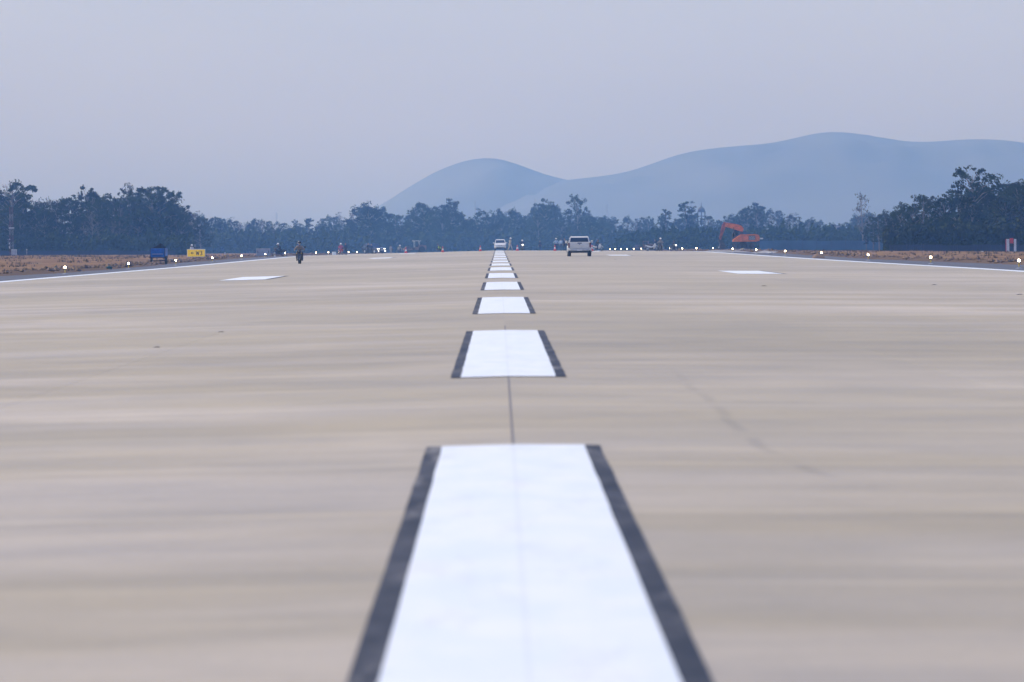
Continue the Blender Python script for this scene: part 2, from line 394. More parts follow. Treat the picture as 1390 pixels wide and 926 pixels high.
for sgn, side in ((-1, 'left'), (1, 'right')):
    x0, x1 = sorted((sgn*22.5, sgn*33.2))
    tag(sheet([x0, (x0+x1)/2, x1], ysr, lambda x, y: ground(x, y)-.004).build('shoulder', 'asphalt', smooth=True),
        'dark asphalt shoulder along the %s edge of the runway' % side, None, None, 'structure')
run = tag(bpy.data.objects.new('runway', None), 'pale concrete runway running straight away from the camera', None, None, 'structure'); C.objects.link(run)
bed = sheet([-22.5, 0, 22.5], axis([(-60, 96.5, 6.5)]), lambda x, y: ground(x, y)-.004)
bed.build('joint_filler', 'filler', run)
# near slabs one by one
g_ = .002
def slab(side):
    b = MB(); t = .06; L_, W_ = SLL-g_, SLW-g_
    c = .001
    r0 = [(g_/2, g_/2, -t), (W_, g_/2, -t), (W_, L_, -t), (g_/2, L_, -t)]
    r1 = [(x, y, -c) for x, y, z in r0]
    r2 = [(g_/2+c, g_/2+c, 0), (W_-c, g_/2+c, 0), (W_-c, L_-c, 0), (g_/2+c, L_-c, 0)]
    b.loft([r0, r1, r2])
    if side < 0: b.v = [(-x, y, z) for x, y, z in b.v]
    return b
first = {}
for r_ in range(0, 17):
    y0 = SL0+SLL*r_
    for c_ in range(5):
        for s_ in (-1, 1):
            sl_ = -cross(s_*22.5)/22.5
            if s_ not in first: o = first[s_] = slab(s_).build('concrete_slab', 'concrete', run)
            else: o = first[s_].copy(); C.objects.link(o)
            x0 = s_*SLW*c_
            o.location = (x0, y0, -abs(x0)*sl_); o.rotation_euler = (0, s_*math.atan(sl_), 0)
yfar = SL0+SLL*17
sheet([-22.5, -11, 0, 11, 22.5], axis([(yfar, 150, 8), (150, 1600, 6)]), ground).build('runway_pavement', 'concrete', run, smooth=True)
ms = MB()
for k in range(100): ms.box(-.009, .009, -14+k*1.1, -14+k*1.1+1.09, -.03, .0025)
ms.build('joint_seal', 'sealant', run)
# centreline: 30 m stripes, 20 m gaps, each between two black border bands
def strip(x0, x1, y0, y1, dz, wob=0.0, seed=0):
    ys_ = axis([(y0, y1, 1.5)]); b = MB(); n = len(ys_)
    for i, y in enumerate(ys_):
        a = x0+wob*noise.noise(Vector((seed, y*.45, 0))); c = x1+wob*noise.noise(Vector((seed+9, y*.45, 0)))
        m_ = (a+c)/2
        for x in (a, m_, c): b.v.append((x, y, ground(x, y)+dz))
        if i: b.f += [(3*i-3, 3*i-2, 3*i+1, 3*i), (3*i-2, 3*i-1, 3*i+2, 3*i+1)]
    return b
ST0 = 10.9
for k in range(30):
    y0 = ST0+50*k; y1 = y0+30
    o = strip(-.475, .475, y0, y1, .009, .007, k).build('centreline_stripe', 'white_line', run, smooth=True)
    if k < 14:
        strip(-.578, -.472, y0-.03, y1+.05, .006, .008, k+40).build('black_border', 'black_line', o, smooth=True)
        strip(.472, .578, y0-.05, y1+.03, .006, .010, k+80).build('black_border', 'black_line', o, smooth=True)
for sgn in (-1, 1):
    strip(sgn*22.4-.45, sgn*22.4+.45, 60, 1500, .010, .01, sgn+3).build('edge_line', 'white_line', run, smooth=True)
for y0 in (239, 512, 664):
    for sgn in (-1, 1):
        xa, xb = sorted((sgn*9.25, sgn*11.05))
        o = strip(xa, xb, y0, y0+23, .009, .01, y0).build('touchdown_marking', 'white_line', run, smooth=True)
        strip(xb, xb+.16, y0+.5, y0+23.2, .006, .02, y0+5).build('black_border', 'black_line', o, smooth=True)
# hills
def hill(name, label, sky_pts, Y0, depth, seed):
    px0, px1 = sky_pts[0][0], sky_pts[-1][0]
    pts = []
    for px, py in sky_pts:
        x, z = zpix(px, py, Y0); pts.append((x, z))
    xs_ = axis([(pts[0][0], pts[-1][0], 9)]); ys_ = axis([(Y0-depth, Y0+depth, depth/16)])
    def hz(x, y):
        t = (y-Y0)/depth
        e = interp(x, pts); e = (e + interp(x-9, pts)+interp(x+9, pts)+interp(x-18, pts)+interp(x+18, pts))/5
        s = math.cos(t*math.pi/2)**1.3
        n = noise.fractal(Vector((x*.009, y*.0055, seed)), 1.0, 2.1, 6)
        return -6+(e+6)*s*(1-.24*abs(n)*min(1, abs(t)*4)*(1-abs(t))*1.6)+(.8*n if abs(t) < .9 else 0)
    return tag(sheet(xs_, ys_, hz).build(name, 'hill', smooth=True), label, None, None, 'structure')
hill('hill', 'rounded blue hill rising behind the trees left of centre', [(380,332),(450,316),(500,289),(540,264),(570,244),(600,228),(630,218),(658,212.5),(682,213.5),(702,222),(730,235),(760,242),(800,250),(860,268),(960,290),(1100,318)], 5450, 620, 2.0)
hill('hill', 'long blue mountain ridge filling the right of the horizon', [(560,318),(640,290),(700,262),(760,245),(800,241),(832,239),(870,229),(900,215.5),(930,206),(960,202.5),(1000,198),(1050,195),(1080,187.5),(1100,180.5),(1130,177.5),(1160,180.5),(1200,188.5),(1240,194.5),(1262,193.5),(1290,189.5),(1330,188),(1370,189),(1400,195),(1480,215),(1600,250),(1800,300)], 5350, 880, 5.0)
# haze
hb = MB(); hb.box(-6000, 6000, -950, 6600, -9, 520)
hz_ = hb.build('haze', 'earth'); hz_.data.materials.clear()
hm = bpy.data.materials.new('haze'); hm.use_nodes = True; hn = hm.node_tree; hn.nodes.clear()
pv = hn.nodes.new('ShaderNodeVolumePrincipled'); ho = hn.nodes.new('ShaderNodeOutputMaterial')
HAZE = 2.35e-4
pv.inputs['Color'].default_value = (.225, .49, 1.0, 1); pv.inputs['Absorption Color'].default_value = (1, 1, 1, 1); pv.inputs['Density'].default_value = HAZE; pv.inputs['Anisotropy'].default_value = 0.15
hn.links.new(pv.outputs[0], ho.inputs['Volume']); hz_.data.materials.append(hm)
tag(hz_, 'pale blue haze lying over the airfield and hills', None, None, 'stuff')
#@@TREES
# ------------------------------------------------------------------ trees
def leaves(b, c, r, n, size, rnd, flat=.8):
    for _ in range(n):
        while True:
            p = Vector((rnd.uniform(-1, 1), rnd.uniform(-1, 1), rnd.uniform(-1, 1)))
            if p.length <= 1: break
        p = p*(p.length**.15) if p.length > .2 else p
        q = Vector((c[0]+p.x*r, c[1]+p.y*r, c[2]+p.z*r*flat))
        a = Vector((rnd.gauss(0, 1), rnd.gauss(0, 1), rnd.gauss(0, .7))).normalized(); u = a.orthogonal().normalized(); v = a.cross(u)
        s = size*rnd.uniform(.6, 1.3); u *= s; v *= s*rnd.uniform(.45, .8)
        b.add([q-u, q+v*.9-u*.1, q+u, q-v], [(0, 1, 2, 3)])
def tree_mesh(kind, seed):
    """a ten metre tree of the given habit: (trunk builder, crown builder)"""
    rnd = random.Random(seed*77+5); t = MB(); c = MB(); H = 10.0
    lean = Vector((rnd.uniform(-.5, .5), rnd.uniform(-.5, .5), 0))
    base = [Vector((0, 0, -.3)), lean*.25+Vector((0, 0, H*.25)), lean*.6+Vector((rnd.uniform(-.2, .2), 0, H*.5)), lean+Vector((rnd.uniform(-.3, .3), 0, H*.78)), lean*1.1+Vector((0, 0, H*.9))]
    rad = dict(bush=.09, gum=.17, dense=.20, umbrella=.17, dry=.13, slender=.12)[kind]
    t.tube(base, [rad*1.25, rad, rad*.75, rad*.45, rad*.15], 6)
    def along(f):
        f = f*(len(base)-1); i = min(int(f), len(base)-2); return base[i].lerp(base[i+1], f-i)
    spec = dict(gum=(20, .40, 1.0, 2.4, .95, 120, .15), dense=(30, .22, .98, 2.6, 1.25, 150, .16), umbrella=(16, .66, .97, 2.5, .95, 130, .15),
                dry=(20, .35, 1.0, 2.0, .85, 22, .15), slender=(18, .30, 1.0, 1.2, .80, 120, .15), bush=(18, .12, .9, 3.0, 1.6, 80, .32))[kind]
    n, lo, hi, reach, rr, nl, sz = spec
    for i in range(n):
        f = lo+(hi-lo)*((i+rnd.random())/n); a = i*2.4+rnd.uniform(-.6, .6)
        shape = {'umbrella': 1.0, 'slender': 1.0-.5*f}.get(kind, max(.15, math.sin(math.pi*min(1, (f-lo*.55)/(1.04-lo*.55)))**.7))
        d = reach*shape*rnd.uniform(.55, 1.15)
        s = along(max(.1, f*.86-.08)); e = Vector((s.x+math.cos(a)*d, s.y+math.sin(a)*d, f*H-rr*.3))
        mid = s.lerp(e, .5)+Vector((rnd.uniform(-.2, .2), rnd.uniform(-.2, .2), rnd.uniform(-.1, .35)))
        t.tube([s, mid, e], [rad*.38, rad*.26, .025], 4)
        if kind in ('dry', 'gum'):
            for _ in range(4 if kind == 'dry' else 2):
                q = mid.lerp(e, rnd.random()); t.tube([q, q+Vector((rnd.uniform(-.9, .9), rnd.uniform(-.9, .9), rnd.uniform(.1, 1.0)))], [.04, .014], 3)
        r1 = rr*rnd.uniform(.6, 1.2)
        for _ in range(4):                          # each limb carries several small uneven sprays
            o = Vector((rnd.uniform(-.95, .95), rnd.uniform(-.95, .95), rnd.uniform(-.5, .75)))*r1
            leaves(c, e+o, r1*rnd.uniform(.3, .72), int(nl*rnd.uniform(.15, .42)), sz, rnd, rnd.uniform(.55, .9))
    return t, c
TREES = {}
MATS = dict(gum='foliage', dense='foliage_dark', umbrella='foliage_dark', dry='foliage_dry', slender='foliage', bush='foliage_green')
def tree(kind, seed, loc, h, label, group, rnd, wide=1.0, name='tree', leafmat=None):
    key = (kind, seed, leafmat)
    if key not in TREES:
        t, c = tree_mesh(kind, seed)
        r_ = thing(name, label, 'bush' if kind == 'bush' else 'tree', loc)
        t.build('stem' if kind == 'bush' else 'trunk', 'bark', r_); c.build('crown', leafmat or MATS[kind], r_)
        TREES[key] = r_
    else:
        r_ = dup(TREES[key], loc, 0, label); r_.name = name; r_['category'] = 'bush' if kind == 'bush' else 'tree'
    r_.rotation_euler = (0, 0, rnd.uniform(0, 6.28)); s = h/10; r_.scale = (s*wide, s*wide, s)
    r_['label'] = label
    if group: r_['group'] = group
    return r_
KL = dict(gum='tall airy tree', dense='dense broad tree', umbrella='flat-crowned tree', dry='half-bare brownish tree', slender='slender upright tree')
ZONES = [(28,'behind the red and white mast'),(110,'left of the blue cart'),(190,'just left of the blue cart'),(240,'above the blue cart'),(290,'above the yellow sign'),(370,'above the grey sign back'),(440,'above the oncoming motorcyclist'),
         (490,'left of the dark car'),(545,'above the dark car'),(585,'above the canopied roller'),(650,'left of the white oncoming car'),(700,'above the white oncoming car'),(755,'between the two white vehicles'),(815,'above the white pickup'),
         (865,'right of the white pickup'),(915,'above the riders at the right'),(965,'beside the domed church tower'),(1040,'behind the excavator'),(1110,'above the left of the blue fence'),(1165,'above the middle of the blue fence'),
         (1215,'above the right of the blue fence'),(1265,'at the left end of the dark wood'),(1320,'in the middle of the dark wood'),(1365,'right of the tallest tree'),(9999,'behind the red and white marker posts')]
def zone(px): return next(t for a, t in ZONES if px <= a)
def belt(sky_pts, Y, step, rows, dY, kinds, where, group, seed, drop=0.0, wide=(.8, 1.15)):
    rnd = random.Random(seed); px = sky_pts[0][0]
    while px < sky_pts[-1][0]:
        row = rnd.randrange(rows); y = Y+row*dY+rnd.uniform(-.4, .4)*dY
        p = spot(px, y); x, z = zpix(px, interp(px, sky_pts)+rnd.uniform(-3, 9)+drop, y)
        h = max(2.5, z-p.z)
        if rnd.random() < .25: h *= rnd.uniform(.7, .9)
        k = rnd.choice(kinds)
        tree(k, rnd.randrange(3), p, h, KL[k]+', '+where+', '+zone(px), group+' '+zone(px), rnd, rnd.uniform(*wide))
        px += step*rnd.uniform(.6, 1.4)
SKY_L = [(-30,258),(0,262),(15,250),(40,259),(60,262),(90,271),(105,268),(120,258),(135,268),(150,264),(165,270),(175,259),(190,262),(200,256),(215,255),(230,258),(238,266),(243,276),(247,286)]
SKY_M = [(240,292),(275,288),(300,290),(315,292),(330,297),(355,299),(370,305),(385,301),(400,298),(420,298),(440,295),(455,291),(480,287),(500,279),(520,283),(540,284),(547,296),(556,286),(575,277),(590,280),(612,275),(625,284),(650,286),(700,286),(715,289),(730,279),(760,283),(800,285),(810,290),(845,296),(870,293),(900,293),(918,300),(932,290),(945,293),(985,294),(1005,290),(1015,282),(1030,279),(1045,284),(1060,288),(1080,293),(1105,294),(1120,305),(1142,304),(1152,294),(1185,288),(1200,291),(1212,287)]
SKY_R = [(1212,288),(1220,283),(1230,278),(1245,270),(1270,266),(1290,262),(1300,259),(1325,257),(1345,255),(1360,248),(1375,242),(1430,236)]
belt(SKY_L, 1090, 6.8, 3, 22, ['gum','dense','gum','dense','umbrella','slender','dry'], 'tall left wood', 'tall left wood trees', 11)
belt([(a, b+22) for a, b in SKY_L], 1075, 14, 2, 10, ['dense','gum','dry','dry'], 'low front of left wood', 'low front trees of left wood', 12)
belt(SKY_M, 1750, 7.2, 4, 60, ['gum','dense','slender','gum','dry','dense'], 'hazy tree line', 'hazy line trees', 13)
belt([(a, b+15) for a, b in SKY_M if a < 860], 1660, 10, 2, 40, ['dense','gum','dense'], 'low in hazy tree line', 'lower hazy line trees', 14, wide=(1.0, 1.5))
belt(SKY_R, 765, 8.0, 3, 13, ['dense','dense','gum','slender','dense'], 'dark right wood', 'dark right wood trees', 15, wide=(.85, 1.3))
belt([(a, b+24) for a, b in SKY_R], 748, 10, 2, 7, ['dense','gum','dry','dense'], 'low front of right wood', 'low front trees of right wood', 16, wide=(1., 1.5))
belt([(1176,300),(1190,294),(1222,282)], 930, 7.0, 2, 40, ['gum','dense','slender'], 'beside right wood', 'stepping trees left of right wood', 17)
belt([(240,272),(252,284),(278,292)], 1230, 6.5, 2, 60, ['gum','dense','dry'], 'beside left wood', 'stepping trees right of left wood', 18)
rndT = random.Random(99)
def solo(kind, seed, px, top, Y, label, wide=1.0):
    p = spot(px, Y); x, z = zpix(px, top, Y); return tree(kind, seed, p, (z-p.z)*1.0, label, None, rndT, wide)
solo('umbrella', 4, 1325, 226.5, 768, 'tallest tree of the right-hand wood, its round airy crown standing clear', .95)
solo('umbrella', 5, 1252, 262, 762, 'small round-headed tree poking above the left end of the dark right-hand wood', .6)
solo('umbrella', 6, 17, 245, 1080, 'broad flat-topped tree above the red and white mast at the left edge', 1.1)
solo('gum', 4, 122, 254, 1090, 'tall tree with a small tufted top in the middle of the left wood', .7)
solo('gum', 5, 175, 255, 1092, 'thin spiky tree rising left of the big rounded crown in the left wood', .6)
solo('dense', 4, 212, 252, 1085, 'big rounded crown at the right end of the tall left wood', 1.15)
solo('gum', 6, 783, 266, 1700, 'tall open-crowned tree standing above the tree line just right of the white pickup', .8)
solo('dense', 5, 745, 274, 1700, 'broad dark tree in the hazy line above the group of workers', 1.1)
solo('slender', 4, 932, 273, 1720, 'dark narrow tree immediately left of the domed church tower', 1.5)
solo('slender', 5, 904, 284, 1720, 'thin pointed tree some way left of the domed church tower', 1.1)
solo('dense', 6, 500, 276, 1690, 'domed dark tree in the hazy line above the dark parked car', 1.2)
solo('gum', 7, 612, 271, 1700, 'tallest tufted tree of the hazy line left of the white car', .9)
solo('dense', 7, 577, 274, 1700, 'rounded tree beside the gap in the hazy line above the canopied roller', 1.0)
solo('dry', 4, 1172, 261, 1250, 'thin crooked half-bare tree leaning above the blue fence', .75)
solo('gum', 8, 1015, 281, 1650, 'bushy tree in the hazy line right above the excavator', 1.0)
solo('gum', 9, 1031, 276, 1650, 'tall twin-headed tree in the hazy line behind the excavator body', .8)
# undergrowth: masses nobody could count
def thicket(label, px0, px1, Y, depth, top_pts, m, n, size, seed, base_drop=0.0):
    rnd = random.Random(seed); b = MB()
    for _ in range(n):
        px = rnd.uniform(px0, px1); y = Y+rnd.uniform(0, depth); p = spot(px, y)
        x, z = zpix(px, interp(px, top_pts), y); h = z-p.z
        h *= .80+.5*noise.noise(Vector((px*.12, y*.05, seed)))+.3*noise.noise(Vector((px*.4, y*.1, seed)))
        q = Vector((p.x, p.y, p.z+h*rnd.random()**.8))
        a = Vector((rnd.gauss(0, 1), rnd.gauss(0, 1), rnd.gauss(0, .7))).normalized(); u = a.orthogonal().normalized()*size*rnd.uniform(.6, 1.3); v = a.cross(u)*.7
        b.add([q-u, q+v, q+u, q-v], [(0, 1, 2, 3)])
    return tag(b.build('undergrowth', m), label, 'undergrowth', None, 'stuff')
thicket('dark mass of undergrowth filling the foot of the left-hand wood', -20, 262, 1068, 26, [(0,312),(120,316),(262,318)], 'foliage', 26000, .34, 1)
thicket('hazy dark undergrowth under the long tree line beyond the runway', 235, 900, 1640, 60, [(235,312),(400,314),(700,310),(900,314)], 'foliage', 46000, .50, 2)
thicket('greener scrub in front of the tree line above the excavator and blue fence', 835, 1225, 1320, 40, [(835,322),(880,311),(960,307),(1210,307)], 'foliage_green', 34000, .38, 3)
thicket('dark undergrowth at the foot of the right-hand wood', 1200, 1420, 738, 14, [(1200,310),(1260,300),(1420,296)], 'foliage_dark', 26000, .26, 4)
#@@THINGS
# ------------------------------------------------------------------ fences, masts, far buildings
def panel_mesh(wd, h):
    b = MB(); n = 16; pts = []
    for i in range(n+1): pts.append((wd*i/n, .018*(1 if i % 2 else -1)))
    b.loft([[(x, y, 0) for x, y in pts]+[(x, y+.008, 0) for x, y in pts[::-1]], [(x, y, h) for x, y in pts]+[(x, y+.008, h) for x, y in pts[::-1]]])
    return b
def fence(name, label, a, bnd, Y, wd, h, seed, m='blue_sheet'):
    t = thing(name, label, 'fence', (gx(a, Y), Y, ground(gx(a, Y), Y))); rnd = random.Random(seed)
    x = 0.0; first_ = None; post = None; X0 = t.location.x; end = gx(bnd, Y)-X0
    while x < end:
        dz = ground(X0+x, Y)-t.location.z+rnd.uniform(-.06, .06)
        if first_ is None: p = first_ = panel_mesh(wd-.03, h).build('sheet_panel', m, t)
        else: p = first_.copy(); C.objects.link(p)
        p.location = (x, rnd.uniform(-.03, .03), dz)
        if post is None: q = post = MB().tube([(0, .09, -.4), (0, .09, h+.1)], .03, 6).build('post', 'grime_and_shade', t)
        else: q = post.copy(); C.objects.link(q)
        q.location = (x, 0, dz); x += wd
    return t
fence('sheet_fence', 'long blue corrugated sheet fence right of the excavator, ending at the dark wood', 1031, 1203, 1022, 2.4, 1.72, 1)
fence('sheet_fence', 'dark shaded sheet fence at the foot of the right-hand wood', 1208, 1405, 728, 2.0, .80, 3, 'blue_sheet_shaded')
fence('sheet_fence', 'dim blue sheet fence at the foot of the tall left-hand wood', -8, 236, 1052, 2.4, .78, 2, 'blue_sheet_shaded')
def lattice(name, label, px, Y, top, wd, bands, dishes=False):
    p = spot(px, Y); x, z = zpix(px, top, Y); h = z-p.z; t = thing(name, label, 'mast', p); n = max(4, round(h/(wd*1.6)))
    for k in range(bands):
        b = MB(); z0, z1 = h*k/bands, h*(k+1)/bands; m_ = max(2, round((z1-z0)/(wd*1.5)))
        cs = [(-wd/2, -wd/2), (wd/2, -wd/2), (wd/2, wd/2), (-wd/2, wd/2)]
        for cx, cy in cs: b.tube([(cx, cy, z0), (cx, cy, z1)], .032, 5)
        for i in range(m_):
            za, zb = z0+(z1-z0)*i/m_, z0+(z1-z0)*(i+1)/m_
            for j in range(4):
                a_, c_ = cs[j], cs[(j+1) % 4]
                b.tube([(*a_, za), (*c_, zb)], .02, 4); b.tube([(*a_, za), (*c_, za)], .02, 4)
        b.build('mast_section', 'mast_dull' if k % 2 else 'mast_red', t)
    return t, h
mast, mh = lattice('radio_mast', 'slim red and white lattice mast on the bare earth at the left edge', 15.8, 1000, 281, .52, 7)
MB().box(-.42, .42, -.3, .3, mh*.56, mh*.58).build('mast_platform', 'mast_white', mast)
MB().tube([(0, 0, mh), (0, 0, mh+1.0)], .03, 6).build('lightning_rod', 'steel', mast)
for dx, h0, h1 in ((-.32, 1.2, 1.6), (-.34, 1.9, 2.15), (-.30, 2.6, 2.8)): MB().box(dx-.09, dx+.09, -.1, .1, h0, h1, .02).build('antenna_box', 'mast_white', mast)
cab = thing('equipment_cabinet', 'small white equipment cabinet at the foot of the red and white mast', 'cabinet', spot(19.2, 992))
MB().box(-.42, .42, -.3, .3, .1, 1.0, .03).build('cabinet_body', 'sign_white', cab); MB().box(-.38, -.02, -.325, -.3, .16, .94, .01).build('door', 'sign_grey', cab)
MB().box(.02, .38, -.325, -.3, .16, .94, .01).build('door', 'sign_grey', cab); MB().box(-.46, .46, -.34, .34, 1.0, 1.05).build('cabinet_roof', 'mast_white', cab)
MB().box(-.5, .5, -.4, .4, -.2, .1).build('plinth', 'gravel', cab)
def utility_pole(px, Y, top, label):
    p = spot(px, Y); x, z = zpix(px, top, Y); h = z-p.z; t = thing('transmission_pole', label, 'pole', p)
    MB().tube([(0, 0, 0), (0, 0, h)], [.16, .07], 7).build('pole_shaft', 'steel', t)
    for k in (.95, .90, .85): MB().box(-.7, .7, -.06, .06, h*k, h*k+.1).build('crossarm', 'steel', t)
utility_pole(646, 2600, 272, 'thin grey transmission pole above the hazy trees left of the white car')
utility_pole(651, 2750, 279, 'shorter thin pole just right of the transmission pole left of the white car')
utility_pole(727, 2600, 270, 'thin pole rising beside the broad tree above the workers')
utility_pole(824.5, 2500, 276, 'thin pole rising from the trees right of the white pickup')
utility_pole(375.5, 2500, 288, 'thin faint pole above the trees over the grey sign back')
# domed church tower
Yc = 2650; pc = spot(952.5, Yc); xb, zt = zpix(952.5, 274, Yc); _, zd = zpix(952.5, 281.5, Yc); _, ze = zpix(952.5, 287.5, Yc)
ch = thing('church_tower', 'distant domed church tower with a needle spire and arched belfry openings above the trees', 'church tower', (pc.x, Yc, pc.z)); bz = -pc.z
wt = 1.62; ze += bz; zd += bz; zt += bz
levels = [(ze-1.75, ze-.25), (ze-3.9, ze-2.1), (ze-6.3, ze-4.4)]
for k, (za, zb) in enumerate(levels):
    b = MB()
    for sx in (-1, 1):
        for sy in (-1, 1): b.box(sx*wt-.28 if sx > 0 else -wt-.0, wt+.0 if sx > 0 else -wt+.28, sy*wt-.28 if sy > 0 else -wt, wt if sy > 0 else -wt+.28, za, zb)
        b.box(-.2, .2, sx*wt-.14, sx*wt+.14, za, zb); b.box(sx*wt-.14, sx*wt+.14, -.2, .2, za, zb)
    b.build('belfry_pillars', 'church', ch)
    MB().box(-wt-.16, wt+.16, -wt-.16, wt+.16, zb, zb+.36).build('cornice', 'church', ch)
    MB().box(-wt-.1, wt+.1, -wt-.1, wt+.1, za-.22, za).build('cornice', 'church', ch)
MB().box(-wt, wt, -wt, wt, 0, ze-6.5).build('tower_body', 'church', ch)
MB().lathe([(1.5, ze), (1.55, ze+.6), (1.42, ze+1.1), (1.1, ze+1.6), (.6, ze+2.0), (.3, ze+2.15), (.28, ze+2.6), (.12, ze+2.8)], n=20).build('dome', 'church', ch, True)
MB().tube([(0, 0, ze+2.6), (0, 0, zt)], [.12, .05], 6).build('spire', 'church', ch)
MB().box(-.35, .35, -.05, .05, zt-.9, zt-.75).build('cross_bar', 'church', ch)
# pale far building behind the scrub
Yb = 1900; pb = spot(1131, Yb); _, zt = zpix(1131, 307.2, Yb); hb_ = zt-pb.z
bd = thing('far_building', 'pale low building with a dark flat roof showing through the trees above the blue fence', 'building', (pb.x, Yb, pb.z))
MB().box(-2.2, 2.2, 0, 5, 0, hb_).build('wall', 'pale_wall', bd); MB().box(-2.5, 2.5, -.4, 5.4, hb_, hb_+.28, .02).build('roof', 'roof_dark', bd)
for k in range(4):
    f_ = MB().box(-1.9+k*1.02, -1.2+k*1.02, -.05, .02, hb_-1.25, hb_-.35).build('window_frame', 'sign_grey', bd); MB().box(-1.84+k*1.02, -1.26+k*1.02, -.07, -.05, hb_-1.19, hb_-.41).build('pane', 'glass', f_)
for px_, tp in ((919, 303.5),):
    q = spot(px_, 2100); _, z = zpix(px_, tp, 2100); t = thing('far_building', 'tiny white house gable between the trees left of the domed tower', 'building', q); hh = z-q.z
    MB().box(-.45, .45, 0, 2, 0, hh-.5).build('wall', 'sign_white', t); MB().prism([(-.55, hh-.5), (.55, hh-.5), (0, hh)], -.1, 2.1, 'y').build('roof', 'roof_dark', t)
# red and white marker posts at the right
for px_, rd, lab in ((1368, True, 'pale post with a red edge, left one of two at the right edge'), (1378, False, 'plain white post, right one of two at the right edge')):
    t = thing('marker_post', lab, 'post', spot(px_, 690), 0, None, .74)
    MB().box(-.23 if rd else -.17, .23 if rd else .17, -.15, .15, -.1, 2.0, .02).build('post_body', 'mast_white', t)
    if rd: MB().box(-.29, -.232, -.16, .16, -.1, 2.0).build('red_edge', 'cone_red', t)
t = thing('red_board', 'red board hung between the tops of the two marker posts at the right edge', 'board', spot(1373.2, 690, 0), 0, None, .74)
MB().box(-.27, .27, -.1, .1, 1.35, 2.12, .02).build('board_panel', 'cone_red', t); MB().box(-.25, .25, -.05, .05, .9, 1.35).build('board_backing', 'dark', t)

# ------------------------------------------------------------------ runway edge lights
def light_proto():
    t = thing('runway_edge_light', '', 'runway light'); 
    MB().lathe([(.16, 0), (.16, .02), (.12, .035), (.05, .05)], n=14).build('base_plate', 'steel', t)
    MB().tube([(0, 0, .04), (0, 0, .22)], .028, 8).build('stem', 'sign_yellow', t)
    MB().lathe([(.06, .21), (.085, .24), (.085, .285)], n=14).build('lamp_body', 'steel', t, True)
    MB().lathe([(.048, .285), (.058, .31), (.056, .355), (.038, .39), (.012, .40)], n=14).build('lamp_glass', 'edge_glow', t, True)
    for c in t.children: c.location.z = .06
    t.children[0].location.z = 0
    return t
EL = None
ORD = ['nearest', 'second', 'third', 'fourth', 'fifth', 'sixth', 'seventh', 'eighth', 'ninth', 'tenth', 'eleventh', 'twelfth', 'thirteenth', 'fourteenth', 'fifteenth', 'sixteenth', 'seventeenth', 'eighteenth', 'nineteenth', 'twentieth']
for sgn, side, y0 in ((1, 'right', 294), (-1, 'left', 350)):
    for k in range(19 if sgn > 0 else 17):
        y = y0+60*k; x = sgn*24.9; lab = '%s lit runway edge light counting from the camera, on the %s edge' % (ORD[k], side)
        if EL is None: EL = light_proto(); o = EL; o['label'] = lab; o['group'] = 'lit runway edge lights'; o.location = (x, y, ground(x, y)-.004)
        else: o = dup(EL, (x, y, ground(x, y)-.004), (k*1.7) % 6.28, lab)
# flush lights set in the pavement
fl = None
for px_, y, lab in ((1037, 176, 'small dark flush fitting in the pavement below the right touchdown mark'), (1268, 182, 'small dark flush fitting in the pavement near the right edge'), (1384, 150, 'dark flush fitting cut by the right edge of the picture'),
                    (835, 420, 'dark flush fitting in the pavement behind the white pickup'), (300, 97, 'small dark bolt plate in the pavement at the left'), (213, 84, 'second small dark plate in the left pavement, nearer the camera'), (432, 560, 'dark flush fitting beside the oncoming motorcyclist')):
    x = gx(px_, y, 0); loc = (x, y, ground(x, y)+.002)
    if fl is None:
        fl = thing('inset_fitting', lab, 'inset light', loc, group='flush fittings in the pavement')
        MB().lathe([(.15, 0), (.14, .008), (.10, .016)], n=14).build('rim', 'dark', fl); MB().box(-.07, .07, -.05, .05, .016, .024, .006).build('lens_block', 'rubber', fl)
        fl.scale = (.6, .6, .6)
    else: dup(fl, loc, 0, lab, .35 if y < 100 else .6)

# ------------------------------------------------------------------ taxiway signs
def sign(px, Y, wd, h, leg, face, label, rz=0.0):
    t = thing('taxiway_sign', label, 'sign', spot(px, Y), rz)
    MB().box(-wd/2, wd/2, -.06, .10, leg, leg+h, .015).build('sign_case', 'sign_white' if face != 'sign_grey' else 'sign_grey', t)
    f_ = MB().box(-wd/2+.05, wd/2-.05, -.075, -.062, leg+.05, leg+h-.05).build('sign_face', face, t)
    for x in (-wd*.36, wd*.36):
        MB().tube([(x, .02, -.1), (x, .02, leg+.02)], .03, 6).build('leg', 'steel', t)
        MB().box(x-.1, x+.1, -.08, .12, -.1, .03).build('foot', 'gravel', t)
    return t, f_
ys_t, yf = sign(266.3, 622, 1.86, .80, .30, 'sign_yellow_glow', 'yellow taxiway sign reading W3 with a left arrow, beside the left shoulder')
